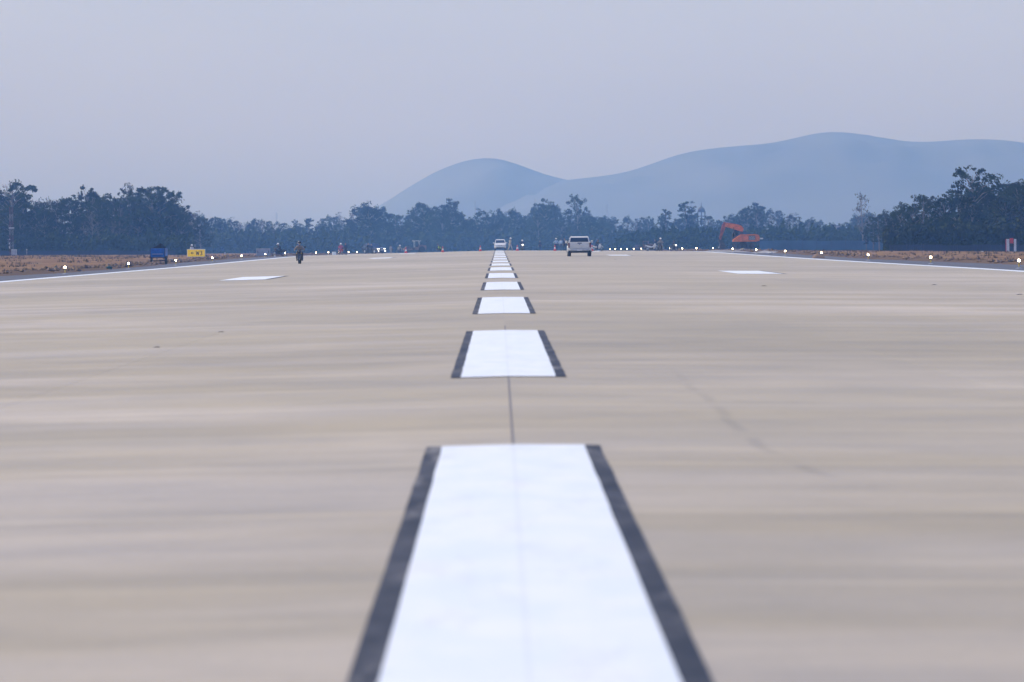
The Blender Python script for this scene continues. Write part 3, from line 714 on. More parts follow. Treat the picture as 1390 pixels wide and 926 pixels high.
# arrow, W and 3 laid on the face (flat print, a few millimetres thick)
zc_ = .30+.40
b = MB()
b.add([(-.56, -.083, zc_), (-.38, -.083, zc_+.13), (-.38, -.083, zc_-.13)], [(0, 1, 2)]); b.box(-.40, -.24, -.083, -.077, zc_-.032, zc_+.032)
b.build('arrow', 'black_print', yf)
b = MB()
def stroke(b, pts, w_):
    for (x0, z0), (x1, z1) in zip(pts, pts[1:]):
        d = Vector((x1-x0, z1-z0)).normalized(); n_ = Vector((-d.y, d.x))*w_/2; e = d*w_*.3
        q = [(x0-e.x+n_.x, z0-e.y+n_.y), (x1+e.x+n_.x, z1+e.y+n_.y), (x1+e.x-n_.x, z1+e.y-n_.y), (x0-e.x-n_.x, z0-e.y-n_.y)]
        b.loft([[(x, -.083, z) for x, z in q], [(x, -.077, z) for x, z in q]])
stroke(b, [(.0, zc_+.2), (.07, zc_-.2), (.15, zc_+.12), (.23, zc_-.2), (.30, zc_+.2)], .065); b.build('letter', 'black_print', yf)
b = MB(); stroke(b, [(.42, zc_+.19), (.56, zc_+.19), (.60, zc_+.13), (.57, zc_+.03), (.49, zc_), (.57, zc_-.03), (.61, zc_-.12), (.56, zc_-.19), (.41, zc_-.19)], .062); b.build('digit', 'black_print', yf)
gs, gf = sign(357.5, 700, 1.62, .86, .12, 'sign_grey', 'grey blank back of a taxiway sign left of the far motorcyclist')
for x in (-.6, 0, .6): MB().box(x-.02, x+.02, -.085, -.076, .2, .92).build('rib', 'steel', gs)
for x in (-.62, .6): MB().box(x-.03, x+.03, -.088, -.0755, .42, .72).build('latch', 'dark', gs)
# small marker post, cones
t = thing('marker_post', 'short yellow and white marker post right of the yellow sign', 'post', spot(305.4, 690))
MB().box(-.05, .05, -.04, .04, -.05, .36).build('post_foot', 'sign_yellow', t); MB().box(-.05, .05, -.04, .04, .36, .66).build('post_top', 'mast_white', t)
t = thing('marker_post', 'thin pale post on the bare earth right of the red and white mast', 'post', spot(36.3, 960)); MB().tube([(0, 0, -.1), (0, 0, .95)], .06, 7).build('post_body', 'gravel', t); MB().ball((0, 0, .98), .075, 8, 6).build('post_cap', 'mast_white', t)
cone0 = None
for px_, Y, lab in ((551, 850, 'red and white traffic cone left of the canopied roller'), (601, 850, 'red and white traffic cone beside the crouching worker in neon'), (652, 850, 'red and white traffic cone left of the white oncoming car'),
                    (702.3, 850, 'red and white traffic cone between the walking man and the dark rider'), (753.3, 850, 'red and white traffic cone in front of the men in pale blue'), (803.6, 800, 'red and white traffic cone at the right side of the white pickup')):
    loc = spot(px_, Y)
    if cone0 is None:
        cone0 = thing('traffic_cone', lab, 'traffic cone', loc, group='traffic cones across the runway', sc=1.15)
        MB().box(-.2, .2, -.2, .2, 0, .045, .02).build('cone_base', 'cone_red', cone0)
        MB().lathe([(.165, .045), (.12, .26)], n=14).build('cone_foot', 'cone_red', cone0, True); MB().lathe([(.122, .26), (.086, .44)], n=14).build('white_band', 'mast_white', cone0, True)
        MB().lathe([(.084, .44), (.04, .66), (.025, .70)], n=14).build('cone_top', 'cone_red', cone0, True)
    else: dup(cone0, loc, 0, lab)

# ------------------------------------------------------------------ people
def skin_mesh(name, verts, edges, radii, m, parent, extra=None, levels=1):
    me = bpy.data.meshes.new(name); me.from_pydata(verts, edges, []); o = bpy.data.objects.new(name, me); C.objects.link(o)
    mod = o.modifiers.new('s', 'SKIN'); lay = me.skin_vertices[0].data
    for i, r_ in enumerate(radii): lay[i].radius = (r_ if isinstance(r_, tuple) else (r_, r_))
    lay[0].use_root = True
    sb = o.modifiers.new('b', 'SUBSURF'); sb.levels = levels; sb.render_levels = levels
    dg = bpy.context.evaluated_depsgraph_get(); ev = bpy.data.meshes.new_from_object(o.evaluated_get(dg))
    vs = [tuple(v.co) for v in ev.vertices]; fs = [tuple(p.vertices) for p in ev.polygons]
    bpy.data.objects.remove(o); bpy.data.meshes.remove(me); bpy.data.meshes.remove(ev)
    b = MB(); b.add(vs, fs)
    if extra: extra(b)
    return b.build(name, m, parent, True)
def person(label, loc, rz, J, top='grey', legs='navy', hat='helmet_white', shoes='dark', group=None, cat='person', mask=None, brim=False, vest=None):
    """J: joints in metres, the figure faces -Y. keys pelvis chest neck head, and sh el ha hi kn an for each side (L is +X)"""
    t = thing('person', label, cat, loc, rz, group)
    P = {k: Vector(v) for k, v in J.items()}
    names = ['pelvis', 'chest', 'neck', 'head', 'shL', 'elL', 'haL', 'shR', 'elR', 'haR', 'hiL', 'knL', 'anL', 'hiR', 'knR', 'anR']
    idx = {n_: i for i, n_ in enumerate(names)}
    ed = [('pelvis','chest'),('chest','neck'),('neck','head'),('chest','shL'),('shL','elL'),('elL','haL'),('chest','shR'),('shR','elR'),('elR','haR'),('pelvis','hiL'),('hiL','knL'),('knL','anL'),('pelvis','hiR'),('hiR','knR'),('knR','anR')]
    rad = dict(pelvis=(.13,.10), chest=(.155,.11), neck=.052, head=.055, shL=.058, shR=.058, elL=.043, elR=.043, haL=.030, haR=.030, hiL=.085, hiR=.085, knL=.056, knR=.056, anL=.038, anR=.038)
    fw = (P['head']-P['neck']); facing = Vector((0, -1, 0)); hc = P['head']+Vector((0, -.02, .04))
    def head_hands(b):
        b.ball(hc, .098, 14, 10, (.84, 1.0, 1.22))
        b.ball(hc+Vector((0, -.035, -.075)), .062, 10, 7, (.95, .95, .85))                        # jaw
        b.tube([hc+Vector((0, -.09, .02)), hc+Vector((0, -.122, -.022)), hc+Vector((0, -.09, -.03))], [.010, .017, .012], 6)   # nose
        for s_ in (-1, 1): b.ball(hc+Vector((s_*.084, .005, -.005)), .026, 7, 5, (.4, .8, 1.2))      # ears
        for sd_ in ('L', 'R'):
            h = P['ha'+sd_]; d = (h-P['el'+sd_]).normalized(); side = d.cross(Vector((0, 0, 1)))
            side = side.normalized() if side.length > .2 else Vector((1, 0, 0)); dn = side.cross(d).normalized()
            b.tube([h-d*.02, h+d*.03, h+d*.08], [.028, .040, .034], 8)
            for q, ln in ((-1.5, .055), (-.5, .07), (.5, .075), (1.5, .062)):
                o = h+d*.075+side*q*.017; b.tube([o, o+d*ln*.5-dn*.010, o+d*ln*.8-dn*.035], [.010, .0095, .007], 5)
            o = h+d*.02+side*(.03 if sd_ == 'L' else -.03); b.tube([o, o+d*.035+side*(.022 if sd_ == 'L' else -.022), o+d*.06+side*(.02 if sd_ == 'L' else -.02)-dn*.012], [.013, .011, .008], 5)
    body = skin_mesh('body', [P[n_] for n_ in names], [(idx[a], idx[b_]) for a, b_ in ed], [rad[n_] for n_ in names], 'skin', t, head_hands)
    for s_ in (-1, 1): MB().ball(hc+Vector((s_*.033, -.086, .012)), .013, 7, 5).build('eye', 'hair', body)
    MB().box(-.026, .026, -.003, .003, -.004, .004).build('mouth', 'cone_red', body, loc=hc+Vector((0, -.098, -.062)))
    hair = MB().ball(hc+Vector((0, .014, .022)), .101, 14, 9, (.88, .98, 1.12)); hair.v = [(x, y, max(z, hc.z-.05 if y > hc.y else hc.z+.055)) for x, y, z in hair.v]; hair.build('hair', 'hair', t, True)
    # shirt and trousers follow the same bones, a little thicker
    tn = ['chest', 'pelvis', 'neck', 'shL', 'elL', 'haL', 'shR', 'elR', 'haR']; ti = {n_: i for i, n_ in enumerate(tn)}
    pv = dict(P); 
    for sd_ in ('L', 'R'): pv['ha'+sd_] = P['el'+sd_].lerp(P['ha'+sd_], .88)
    pv['neck'] = P['chest'].lerp(P['neck'], .72)
    tr = dict(chest=(.185,.135), pelvis=(.165,.13), neck=.07, shL=.082, shR=.082, elL=.062, elR=.062, haL=.047, haR=.047)
    te = [('chest','pelvis'),('chest','neck'),('chest','shL'),('shL','elL'),('elL','haL'),('chest','shR'),('shR','elR'),('elR','haR')]
    skin_mesh('shirt', [pv[n_] for n_ in tn], [(ti[a], ti[b_]) for a, b_ in te], [tr[n_] for n_ in tn], 'cloth_'+top, t)
    ln_ = ['pelvis', 'hiL', 'knL', 'anL', 'hiR', 'knR', 'anR']; li = {n_: i for i, n_ in enumerate(ln_)}
    lr = dict(pelvis=(.16,.125), hiL=.108, hiR=.108, knL=.076, knR=.076, anL=.058, anR=.058)
    skin_mesh('trousers', [P[n_] for n_ in ln_], [(li[a], li[b_]) for a, b_ in (('pelvis','hiL'),('hiL','knL'),('knL','anL'),('pelvis','hiR'),('hiR','knR'),('knR','anR'))], [lr[n_] for n_ in ln_], 'cloth_'+legs, t)
    for sd_ in ('L', 'R'):
        a = P['an'+sd_]; MB().ball(a+Vector((0, -.07, -.035)), .07, 10, 7, (.75, 1.9, .72)).build('shoe', shoes, t, True)
    if vest:
        c_ = P['chest']; q = P['pelvis']; MB().tube([q.lerp(c_, .1), q.lerp(c_, .6), c_, c_.lerp(P['neck'], .45)], [.185, .205, .21, .15], 12).build('vest', 'cloth_'+vest, t, True)
    if hat:
        hb2 = MB(); r_ = .128
        hb2.lathe([(r_*1.03, .0), (r_, .05), (r_*.86, .10), (r_*.55, .14), (.02, .158)], tuple(hc+Vector((0, .008, .018))), n=18); ho_ = hb2.build('helmet' if 'helmet' in hat else 'hat', hat, t, True)
        b2 = MB(); rr_ = (1.75 if brim else 1.12)
        b2.lathe([(r_*.9, .0), (r_*rr_, -.006 if not brim else -.03), (r_*rr_, .006 if not brim else -.018), (r_*.98, .022)], tuple(hc+Vector((0, -.012, .018))), n=18); b2.build('brim', hat, ho_, True)
        if 'helmet' in hat and not brim: MB().prism([(-.12, .0), (-.20, -.02), (-.20, -.008), (-.12, .03)], -.09, .09).build('peak', hat, ho_, loc=hc+Vector((0, 0, .02)))
    if mask: MB().ball(hc+Vector((0, -.055, -.045)), .062, 10, 7, (1.1, .9, .95)).build('face_mask', mask, t, True)
    return t
def standing(h=1.68, lean=0.0, arms='down', step=0.0, spread=.10):
    k = h/1.72
    J = dict(pelvis=(0, lean*.3, .93), chest=(0, -lean*.15, 1.28), neck=(0, -lean*.45, 1.48), head=(0, -lean*.6-.01, 1.58),
             shL=(.175, -lean*.2, 1.38), shR=(-.175, -lean*.2, 1.38), hiL=(.095, lean*.3, .88), hiR=(-.095, lean*.3, .88),
             knL=(spread+.01, -.03-step*.5, .48), anL=(spread, .02-step, .10), knR=(-spread-.01, -.03+step*.35, .48), anR=(-spread, .03+step, .10))
    if arms == 'down': J.update(elL=(.24, .03-lean*.2, 1.12), haL=(.25, -.05-lean*.3, .88), elR=(-.24, .03-lean*.2, 1.12), haR=(-.25, -.05-lean*.3, .88))
    elif arms == 'swing': J.update(elL=(.24, .12, 1.14), haL=(.24, .10, .92), elR=(-.24, -.10, 1.14), haR=(-.22, -.28, .98))
    elif arms == 'hips': J.update(elL=(.38, .06, 1.16), haL=(.20, -.06, 1.00), elR=(-.38, .06, 1.16), haR=(-.20, -.06, 1.00))
    elif arms == 'point': J.update(elL=(.30, -.10, 1.24), haL=(.46, -.20, 1.32), elR=(-.24, .03, 1.12), haR=(-.25, -.05, .88))
    elif arms == 'phone': J.update(elL=(.22, -.06, 1.14), haL=(.10, -.26, 1.22), elR=(-.22, -.06, 1.14), haR=(-.08, -.27, 1.20))
    return {n_: (v[0]*k, v[1]*k, v[2]*k) for n_, v in J.items()}
def riding(lean=.12):
    return dict(pelvis=(0, .22, .80), chest=(0, .10-lean*.3, 1.12), neck=(0, .04-lean*.6, 1.31), head=(0, .02-lean*.8, 1.41), shL=(.175, .06-lean*.4, 1.22), shR=(-.175, .06-lean*.4, 1.22),
                elL=(.33, -.10, 1.02), haL=(.33, -.34, 1.00), elR=(-.33, -.10, 1.02), haR=(-.33, -.34, 1.00), hiL=(.10, .20, .76), hiR=(-.10, .20, .76),
                knL=(.20, -.17, .66), anL=(.19, .02, .30), knR=(-.20, -.17, .66), anR=(-.19, .02, .30))
def crouching():
    return dict(pelvis=(0, .16, .34), chest=(0, -.06, .66), neck=(0, -.20, .82), head=(0, -.28, .90), shL=(.175, -.10, .74), shR=(-.175, -.10, .74), elL=(.26, -.28, .52), haL=(.12, -.42, .30),
                elR=(-.26, -.28, .52), haR=(-.12, -.42, .30), hiL=(.10, .14, .33), hiR=(-.10, .14, .33), knL=(.20, -.24, .46), anL=(.16, .02, .10), knR=(-.20, -.24, .46), anR=(-.16, .02, .10))

# ------------------------------------------------------------------ motorcycles
def motorcycle(label, loc, rz, body='bike_dark', shield='bike_dark', lit=False, group=None):
    """faces -Y; wheels at y = -.62 and +.62"""
    t = thing('motorcycle', label, 'motorcycle', loc, rz, group)
    for y in (-.62, .62):
        w_ = MB()
        for k in range(20):
            pass
        ring = [(.285+.042*math.cos(a), .046*math.sin(a)) for a in [2*math.pi*i/8 for i in range(8)]]
        rr = []
        for k in range(24):
            a = 2*math.pi*k/24; rr.append([(v, y+u*math.cos(a), .325+u*math.sin(a)) for u, v in ring])
        rr.append(rr[0]); w_.loft(rr, cap=False); ty = w_.build('tyre', 'rubber', t, True)
        r2 = MB(); r2.lathe([(.245, -.02), (.25, 0), (.245, .02)], (0, y, .325), 'x', 20)
        r2 = MB()
        for k in range(10):
            a = 2*math.pi*k/10; r2.tube([(0, y, .325), (0, y+.25*math.cos(a), .325+.25*math.sin(a))], .009, 4)
        r2.lathe([(.05, -.06), (.055, 0), (.05, .06)], (0, y, .325), 'x', 12)
        r2.build('wheel_spokes', 'steel', ty)
    fk = MB()
    for s_ in (-1, 1): fk.tube([(s_*.075, -.62, .325), (s_*.075, -.50, .72), (s_*.05, -.42, .92)], [.022, .022, .018], 7)
    fk.build('front_fork', 'steel', t)
    MB().prism([(-.93, .44), (-.86, .62), (-.70, .70), (-.52, .66), (-.42, .52), (-.47, .53), (-.55, .62), (-.70, .655), (-.83, .58), (-.89, .44)], -.062, .062).build('front_mudguard', body, t)
    MB().loft([[(x*1.0, -.56, z) for x, z in ((-.09, .50), (.09, .50), (.12, .70), (.15, .86), (.09, .95), (-.09, .95), (-.15, .86), (-.12, .70))],
               [(x*1.25, -.36, z+.02) for x, z in ((-.10, .44), (.10, .44), (.14, .66), (.15, .86), (.09, .98), (-.09, .98), (-.15, .86), (-.14, .66))]]).build('front_cowl', body, t)
    for s_ in (-1, 1):
        MB().loft([[(s_*.09, -.52, .84), (s_*.20, -.44, .80), (s_*.24, -.36, .52), (s_*.20, -.30, .30), (s_*.12, -.38, .30)],
                   [(s_*.09, -.48, .84), (s_*.20, -.40, .80), (s_*.235, -.31, .52), (s_*.20, -.25, .30), (s_*.12, -.33, .30)]]).build('leg_shield', shield, t)
    MB().ball((0, -.575, .86), .075, 12, 8, (1.25, .5, 1)).build('headlight', 'lamp_on' if lit else 'glass', t, True)
    for s_ in (-1, 1): MB().ball((s_*.15, -.52, .75), .034, 8, 6, (1.3, .6, .8)).build('turn_signal', 'sign_yellow', t, True)
    MB().tube([(-.36, -.33, 1.0), (-.20, -.42, 1.02), (0, -.44, 1.0), (.20, -.42, 1.02), (.36, -.33, 1.0)], .014, 8).build('handlebar', 'dark', t)
    for s_ in (-1, 1):
        q = MB().tube([(s_*.24, -.41, 1.02), (s_*.33, -.42, 1.12), (s_*.40, -.42, 1.165)], .008, 6).build('mirror_stalk', 'dark', t)
        MB().ball((s_*.42, -.42, 1.19), .062, 10, 7, (1.15, .35, .72)).build('mirror', 'dark', q, True)
    MB().prism([(-.34, .80), (-.22, .55), (.05, .45), (.50, .50), (.90, .72), (.92, .80), (.30, .72), (-.02, .60), (-.16, .66), (-.26, .84)], -.10, .10).build('frame_body', body, t)
    MB().box(-.14, .14, -.12, .30, .22, .47, .05).build('engine', 'grime_and_shade', t)
    MB().loft([[(-.10, .00, .70), (.10, .00, .70), (.11, .00, .77), (-.11, .00, .77)], [(-.14, .30, .71), (.14, .30, .71), (.15, .30, .79), (-.15, .30, .79)], [(-.10, .80, .78), (.10, .80, .78), (.10, .80, .85), (-.10, .80, .85)]]).build('seat', 'rubber', t)
    MB().tube([(.14, .05, .28), (.16, .40, .30), (.165, .86, .40)], [.03, .045, .05], 8).build('exhaust', 'chrome', t)
    MB().tube([(-.26, .02, .27), (.26, .02, .27)], .018, 6).build('footrest', 'dark', t)
    MB().box(-.06, .06, .90, .93, .66, .74, .01).build('tail_lamp', 'red_lamp', t)
    MB().box(-.09, .09, .93, .94, .50, .62).build('number_plate', 'sign_white', t)
    return t
def rider(px, Y, rz, label_m, label_p, group=None, **k):
    loc = spot(px, Y, .003); mk = {a: k.pop(a) for a in ('body', 'shield', 'lit') if a in k}
    motorcycle(label_m, loc, rz, **mk)
    return person(label_p, loc, rz, riding(k.pop('lean', .12)), **k)
rider(406.8, 430, R(-3), 'dark motorcycle coming straight at the camera down the left side of the runway', 'person in a beige jacket and black brimmed hat riding the nearest dark motorcycle',
      top='beige', legs='black', hat='helmet_black', brim=True, mask='cloth_white', shield='bike_dark')
rider(378.6, 740, R(-62), 'small dark motorcycle seen side-on, right of the grey sign back', 'person in black with a white helmet on the far left motorcycle', top='black', legs='black', hat='helmet_white')
rider(462.5, 830, R(20), 'red motorcycle stopped near the left edge of the runway', 'person in a pink shirt sitting on the red motorcycle', top='pink', legs='denim', hat='helmet_white', body='bike_red', shield='bike_red')
rider(709, 900, R(4), 'dark motorcycle facing the camera right of the walking man, its headlight lit', 'person in dark blue with a white helmet riding right of the walking man', top='navy', legs='black', hat='helmet_white', lit=True)
rider(811, 850, R(60), 'white-fronted motorcycle just right of the white pickup', 'person in dark clothes riding the white-fronted motorcycle by the pickup', top='black', legs='navy', hat='helmet_black', body='bike_white', shield='bike_white')
rider(897, 740, R(-14), 'grey motorcycle with its rider at the right end of the row of lights', 'person in khaki jacket with white helmet on the grey motorcycle, nearest of the right riders', top='khaki', legs='grey', hat='helmet_white')
rider(914.5, 880, R(35), 'dark motorcycle with a lit headlight farther right of the khaki rider', 'person in black riding the dark motorcycle right of the khaki rider', top='black', legs='black', hat='helmet_black', lit=True)
P_ = lambda px, Y, rz, lab, J, **k: person(lab, spot(px, Y, .0), rz, J, **k)
P_(469, 835, R(30), 'person in dark navy standing right beside the red motorcycle', standing(1.6), top='navy', legs='navy', hat=None)
P_(500, 980, R(10), 'dark-clothed person standing left of the dark car, left of a pair', standing(1.7), top='black', legs='black', hat=None)
P_(504.2, 1010, R(200), 'dark-clothed person standing left of the dark car, right of a pair', standing(1.62), top='navy', legs='black', hat=None)
P_(530.6, 1000, R(180), 'person in pale grey clothes standing at the right end of the dark car', standing(1.3), top='grey', legs='grey', hat=None)
P_(692.5, 870, R(55), 'person in sand overalls and white hard hat walking beside the white oncoming car', standing(1.82, lean=.10, arms='swing', step=.30), top='sand', legs='sand', hat='helmet_white')
P_(733, 1040, R(0), 'person in dark blue standing alone between the two white vehicles', standing(1.7), top='navy', legs='navy', hat=None)
P_(755, 880, R(190), 'person in pale blue shirt standing behind the cone left of the pickup', standing(1.78, arms='hips'), top='paleblue', legs='navy', hat='helmet_white')
P_(761.5, 885, R(160), 'person in pale blue overalls standing third from the pickup', standing(1.76), top='paleblue', legs='denim', hat=None)
P_(766.3, 875, R(20), 'person in dark navy standing second from the left side of the pickup', standing(1.78), top='navy', legs='black', hat=None)
P_(771.5, 860, R(80), 'person bending in khaki with a pale backpack, right beside the pickup', standing(1.78, lean=.35, arms='phone'), top='khaki', legs='black', hat='helmet_white')
P_(889, 940, R(0), 'person in dark blue standing just left of the khaki rider', standing(1.76), top='navy', legs='navy', hat=None)
P_(260.6, 780, R(15), 'person in a white shirt and white helmet standing behind the yellow sign', standing(1.60), top='white', legs='grey', hat='helmet_white')
P_(596.5, 1010, R(-40), 'person in a neon vest crouching left of the second cone', {k: (a*1.3, b_*1.3, c*1.3) for k, (a, b_, c) in crouching().items()}, top='black', legs='black', hat='helmet_black', vest='neon')
P_(541.5, 960, R(30), 'small figure in grey crouching between the dark car and the canopied roller', {k: (a*1.2, b_*1.2, c*1.2) for k, (a, b_, c) in crouching().items()}, top='grey', legs='denim', hat='helmet_white')
motorcycle('pale parked motorcycle without a rider, left of the khaki rider', spot(885, 800), R(70), body='bike_white', shield='bike_white')
t = thing('white_crate', 'small white crate at the left runway edge, left of the red motorcycle', 'crate', spot(453.5, 840), R(12)); MB().box(-.24, .24, -.2, .2, .0, .42, .03).build('crate_body', 'sign_white', t); MB().box(-.26, .26, -.22, .22, .42, .47, .015).build('lid', 'sign_grey', t)
# ------------------------------------------------------------------ cars
def wheel(t, x, y, r_, wd):
    s_ = 1 if x > 0 else -1
    ty = MB().lathe([(r_*.62, -wd/2), (r_*.93, -wd/2), (r_, -wd*.36), (r_, wd*.36), (r_*.93, wd/2), (r_*.62, wd/2)], (x, y, r_), 'x', 24).build('tyre', 'rubber', t, True)
    b = MB().lathe([(r_*.60, -.03), (r_*.62, .0), (r_*.60, .03), (r_*.12, .05)] if s_ > 0 else [(r_*.12, -.05), (r_*.60, -.03), (r_*.62, 0), (r_*.60, .03)], (x+s_*wd*.40, y, r_), 'x', 20)
    for k in range(5):
        a = 2*math.pi*k/5; b.tube([(x+s_*wd*.46, y, r_), (x+s_*wd*.46, y+r_*.58*math.cos(a), r_+r_*.58*math.sin(a))], r_*.07, 5)
    b.build('rim', 'steel', ty)
def rr_(hw, z0, z1, y, c=.12, tuck=.06):
    """rounded car cross-section ring at station y"""
    c = min(c, (z1-z0)*.45)
    return [(-hw+tuck, y, z0), (hw-tuck, y, z0), (hw, y, z0+c), (hw+.0, y, (z0+z1)/2), (hw-c*.25, y, z1-c*.35), (hw-c, y, z1), (-hw+c, y, z1), (-hw+c*.25, y, z1-c*.35), (-hw-.0, y, (z0+z1)/2), (-hw, y, z0+c)]
def pickup(label, loc, rz, paint, sc=1.0):
    """front at y=0 facing -Y, tail at y=5.2"""
    t = thing('pickup_truck', label, 'pickup', loc, rz); t.scale = (sc, sc, sc*.955)
    MB().loft([rr_(.80, .55, .85, -.02), rr_(.89, .42, 1.02, .18), rr_(.915, .40, 1.12, .9), rr_(.92, .40, 1.16, 1.6), rr_(.92, .42, 1.14, 3.3)]).build('front_body', paint, t, False)
    bed = MB().box(-.92, .92, 3.33, 5.12, .50, .66); bed.box(-.92, -.80, 3.33, 5.12, .66, 1.20, .03); bed.box(.80, .92, 3.33, 5.12, .66, 1.20, .03); bed.box(-.80, .80, 3.33, 3.42, .66, 1.20, .02)
    bed.build('load_bed', paint, t)
    tg = MB().box(-.75, .75, 5.06, 5.16, .66, 1.215, .025).build('tailgate', paint, t)
    MB().box(-.62, .62, 5.158, 5.172, .74, 1.00, .005).build('pressed_panel', paint, tg)
    MB().box(-.17, .17, 5.16, 5.19, 1.08, 1.16, .01).build('handle', 'dark', tg); MB().ball((0, 5.18, 1.00), .05, 10, 6, (1.4, .3, .6)).build('emblem', 'chrome', tg)
    MB().box(-.92, -.755, 5.04, 5.14, .50, 1.22, .03).build('rear_corner', paint, t); MB().box(.755, .92, 5.04, 5.14, .50, 1.22, .03).build('rear_corner', paint, t)
    cab_ = MB().loft([[(x*.80, .98+.0, 1.10) for x in (0,)]]) if False else MB()
    # greenhouse: pillars and roof, then the panes
    lo, hi = 1.12, 1.62
    cab_.loft([[(-.86, 1.55, lo), (.86, 1.55, lo), (.86, 3.36, lo), (-.86, 3.36, lo)], [(-.74, 2.15, hi), (.74, 2.15, hi), (.76, 3.18, hi), (-.76, 3.18, hi)], [(-.66, 2.32, hi+.075), (.66, 2.32, hi+.075), (.68, 3.02, hi+.075), (-.68, 3.02, hi+.075)]])
    cb = cab_.build('cab', paint, t)
    def pane(pts, n_, nm='window'):
        c = sum((Vector(p) for p in pts), Vector())/4; n_ = Vector(n_).normalized()*.012
        q = [c+(Vector(p)-c)*.90 for p in pts]
        MB().loft([[tuple(p-n_*.3) for p in q], [tuple(p+n_) for p in q]]).build(nm, 'glass', t)
    pane([(-.83, 1.60, lo+.03), (.83, 1.60, lo+.03), (.73, 2.12, hi-.02), (-.73, 2.12, hi-.02)], (0, -.66, .75), 'windscreen')
    pane([(-.84, 3.35, lo+.05), (.84, 3.35, lo+.05), (.76, 3.20, hi-.02), (-.76, 3.20, hi-.02)], (0, 1, .3), 'rear_window')
    for s_ in (-1, 1):
        pane([(s_*.86, 1.80, lo+.03), (s_*.86, 2.52, lo+.03), (s_*.75, 2.55, hi-.03), (s_*.75, 2.18, hi-.03)], (s_, 0, .2)); pane([(s_*.86, 2.58, lo+.03), (s_*.86, 3.25, lo+.03), (s_*.76, 3.10, hi-.03), (s_*.75, 2.62, hi-.03)], (s_, 0, .2))
        q = MB().tube([(s_*.88, 1.85, 1.18), (s_*1.02, 1.83, 1.20)], .025, 6).build('mirror_arm', 'dark', t); MB().box(s_*1.05-.085, s_*1.05+.085, 1.76, 1.86, 1.12, 1.34, .03).build('mirror', paint if s_ else paint, q)
        MB().box(s_*.62-.03, s_*.62+.03, 2.35, 3.0, hi+.075, hi+.12, .01).build('roof_rail', 'steel', t)
        MB().box(s_*.70-.155, s_*.70+.155, -.04, .10, .76, .90, .03).build('headlight', 'chrome', t)
        MB().box(s_*.862-.062, s_*.862+.062, 5.13, 5.165, .74, 1.16, .015).build('tail_lamp', 'red_lamp', t)
        for y in (.92, 4.15):
            ar = []
            for k in range(13):
                a = math.pi*k/12; ar.append([(s_*.90, y+.43*math.cos(a), .40+.43*math.sin(a)), (s_*.975, y+.43*math.cos(a), .40+.43*math.sin(a)), (s_*.965, y+.50*math.cos(a), .40+.50*math.sin(a)), (s_*.90, y+.50*math.cos(a), .40+.50*math.sin(a))])
            MB().loft(ar).build('wheel_arch', paint, t); wheel(t, s_*.82, y, .385, .26)
        MB().box(s_*.95-.10, s_*.95+.08, 1.5, 3.4, .36, .42, .01).build('side_step', 'dark', t)
        for y in (2.0, 2.85): MB().box(s_*.925-.02, s_*.925+.02, y+.35, y+.52, .98, 1.02, .008).build('door_handle', 'chrome', t)
    MB().box(-.50, .50, -.06, .02, .62, .88, .03).build('grille', 'dark', t)
    for z in (.68, .76, .83): MB().box(-.46, .46, -.075, -.055, z, z+.022).build('grille_bar', 'chrome', t)
    MB().box(-.84, .84, -.10, .12, .42, .60, .05).build('front_bumper', paint, t); MB().box(-.55, .55, -.115, -.09, .30, .47, .03).build('air_intake', 'dark', t)
    MB().box(-.80, .80, 5.14, 5.30, .46, .60, .04).build('rear_bumper', 'steel', t); MB().box(-.22, .22, 5.30, 5.31, .48, .58).build('number_plate', 'sign_white', t)
    MB().box(-.72, .72, .2, 5.0, .30, .50, .04).build('chassis', 'dark', t)
    return t
pickup('white pickup truck seen from behind, driving away right of the centreline', spot(786.8, 490, .0)+Vector((0, 5.2, 0)), math.pi, 'cream_body', .99)
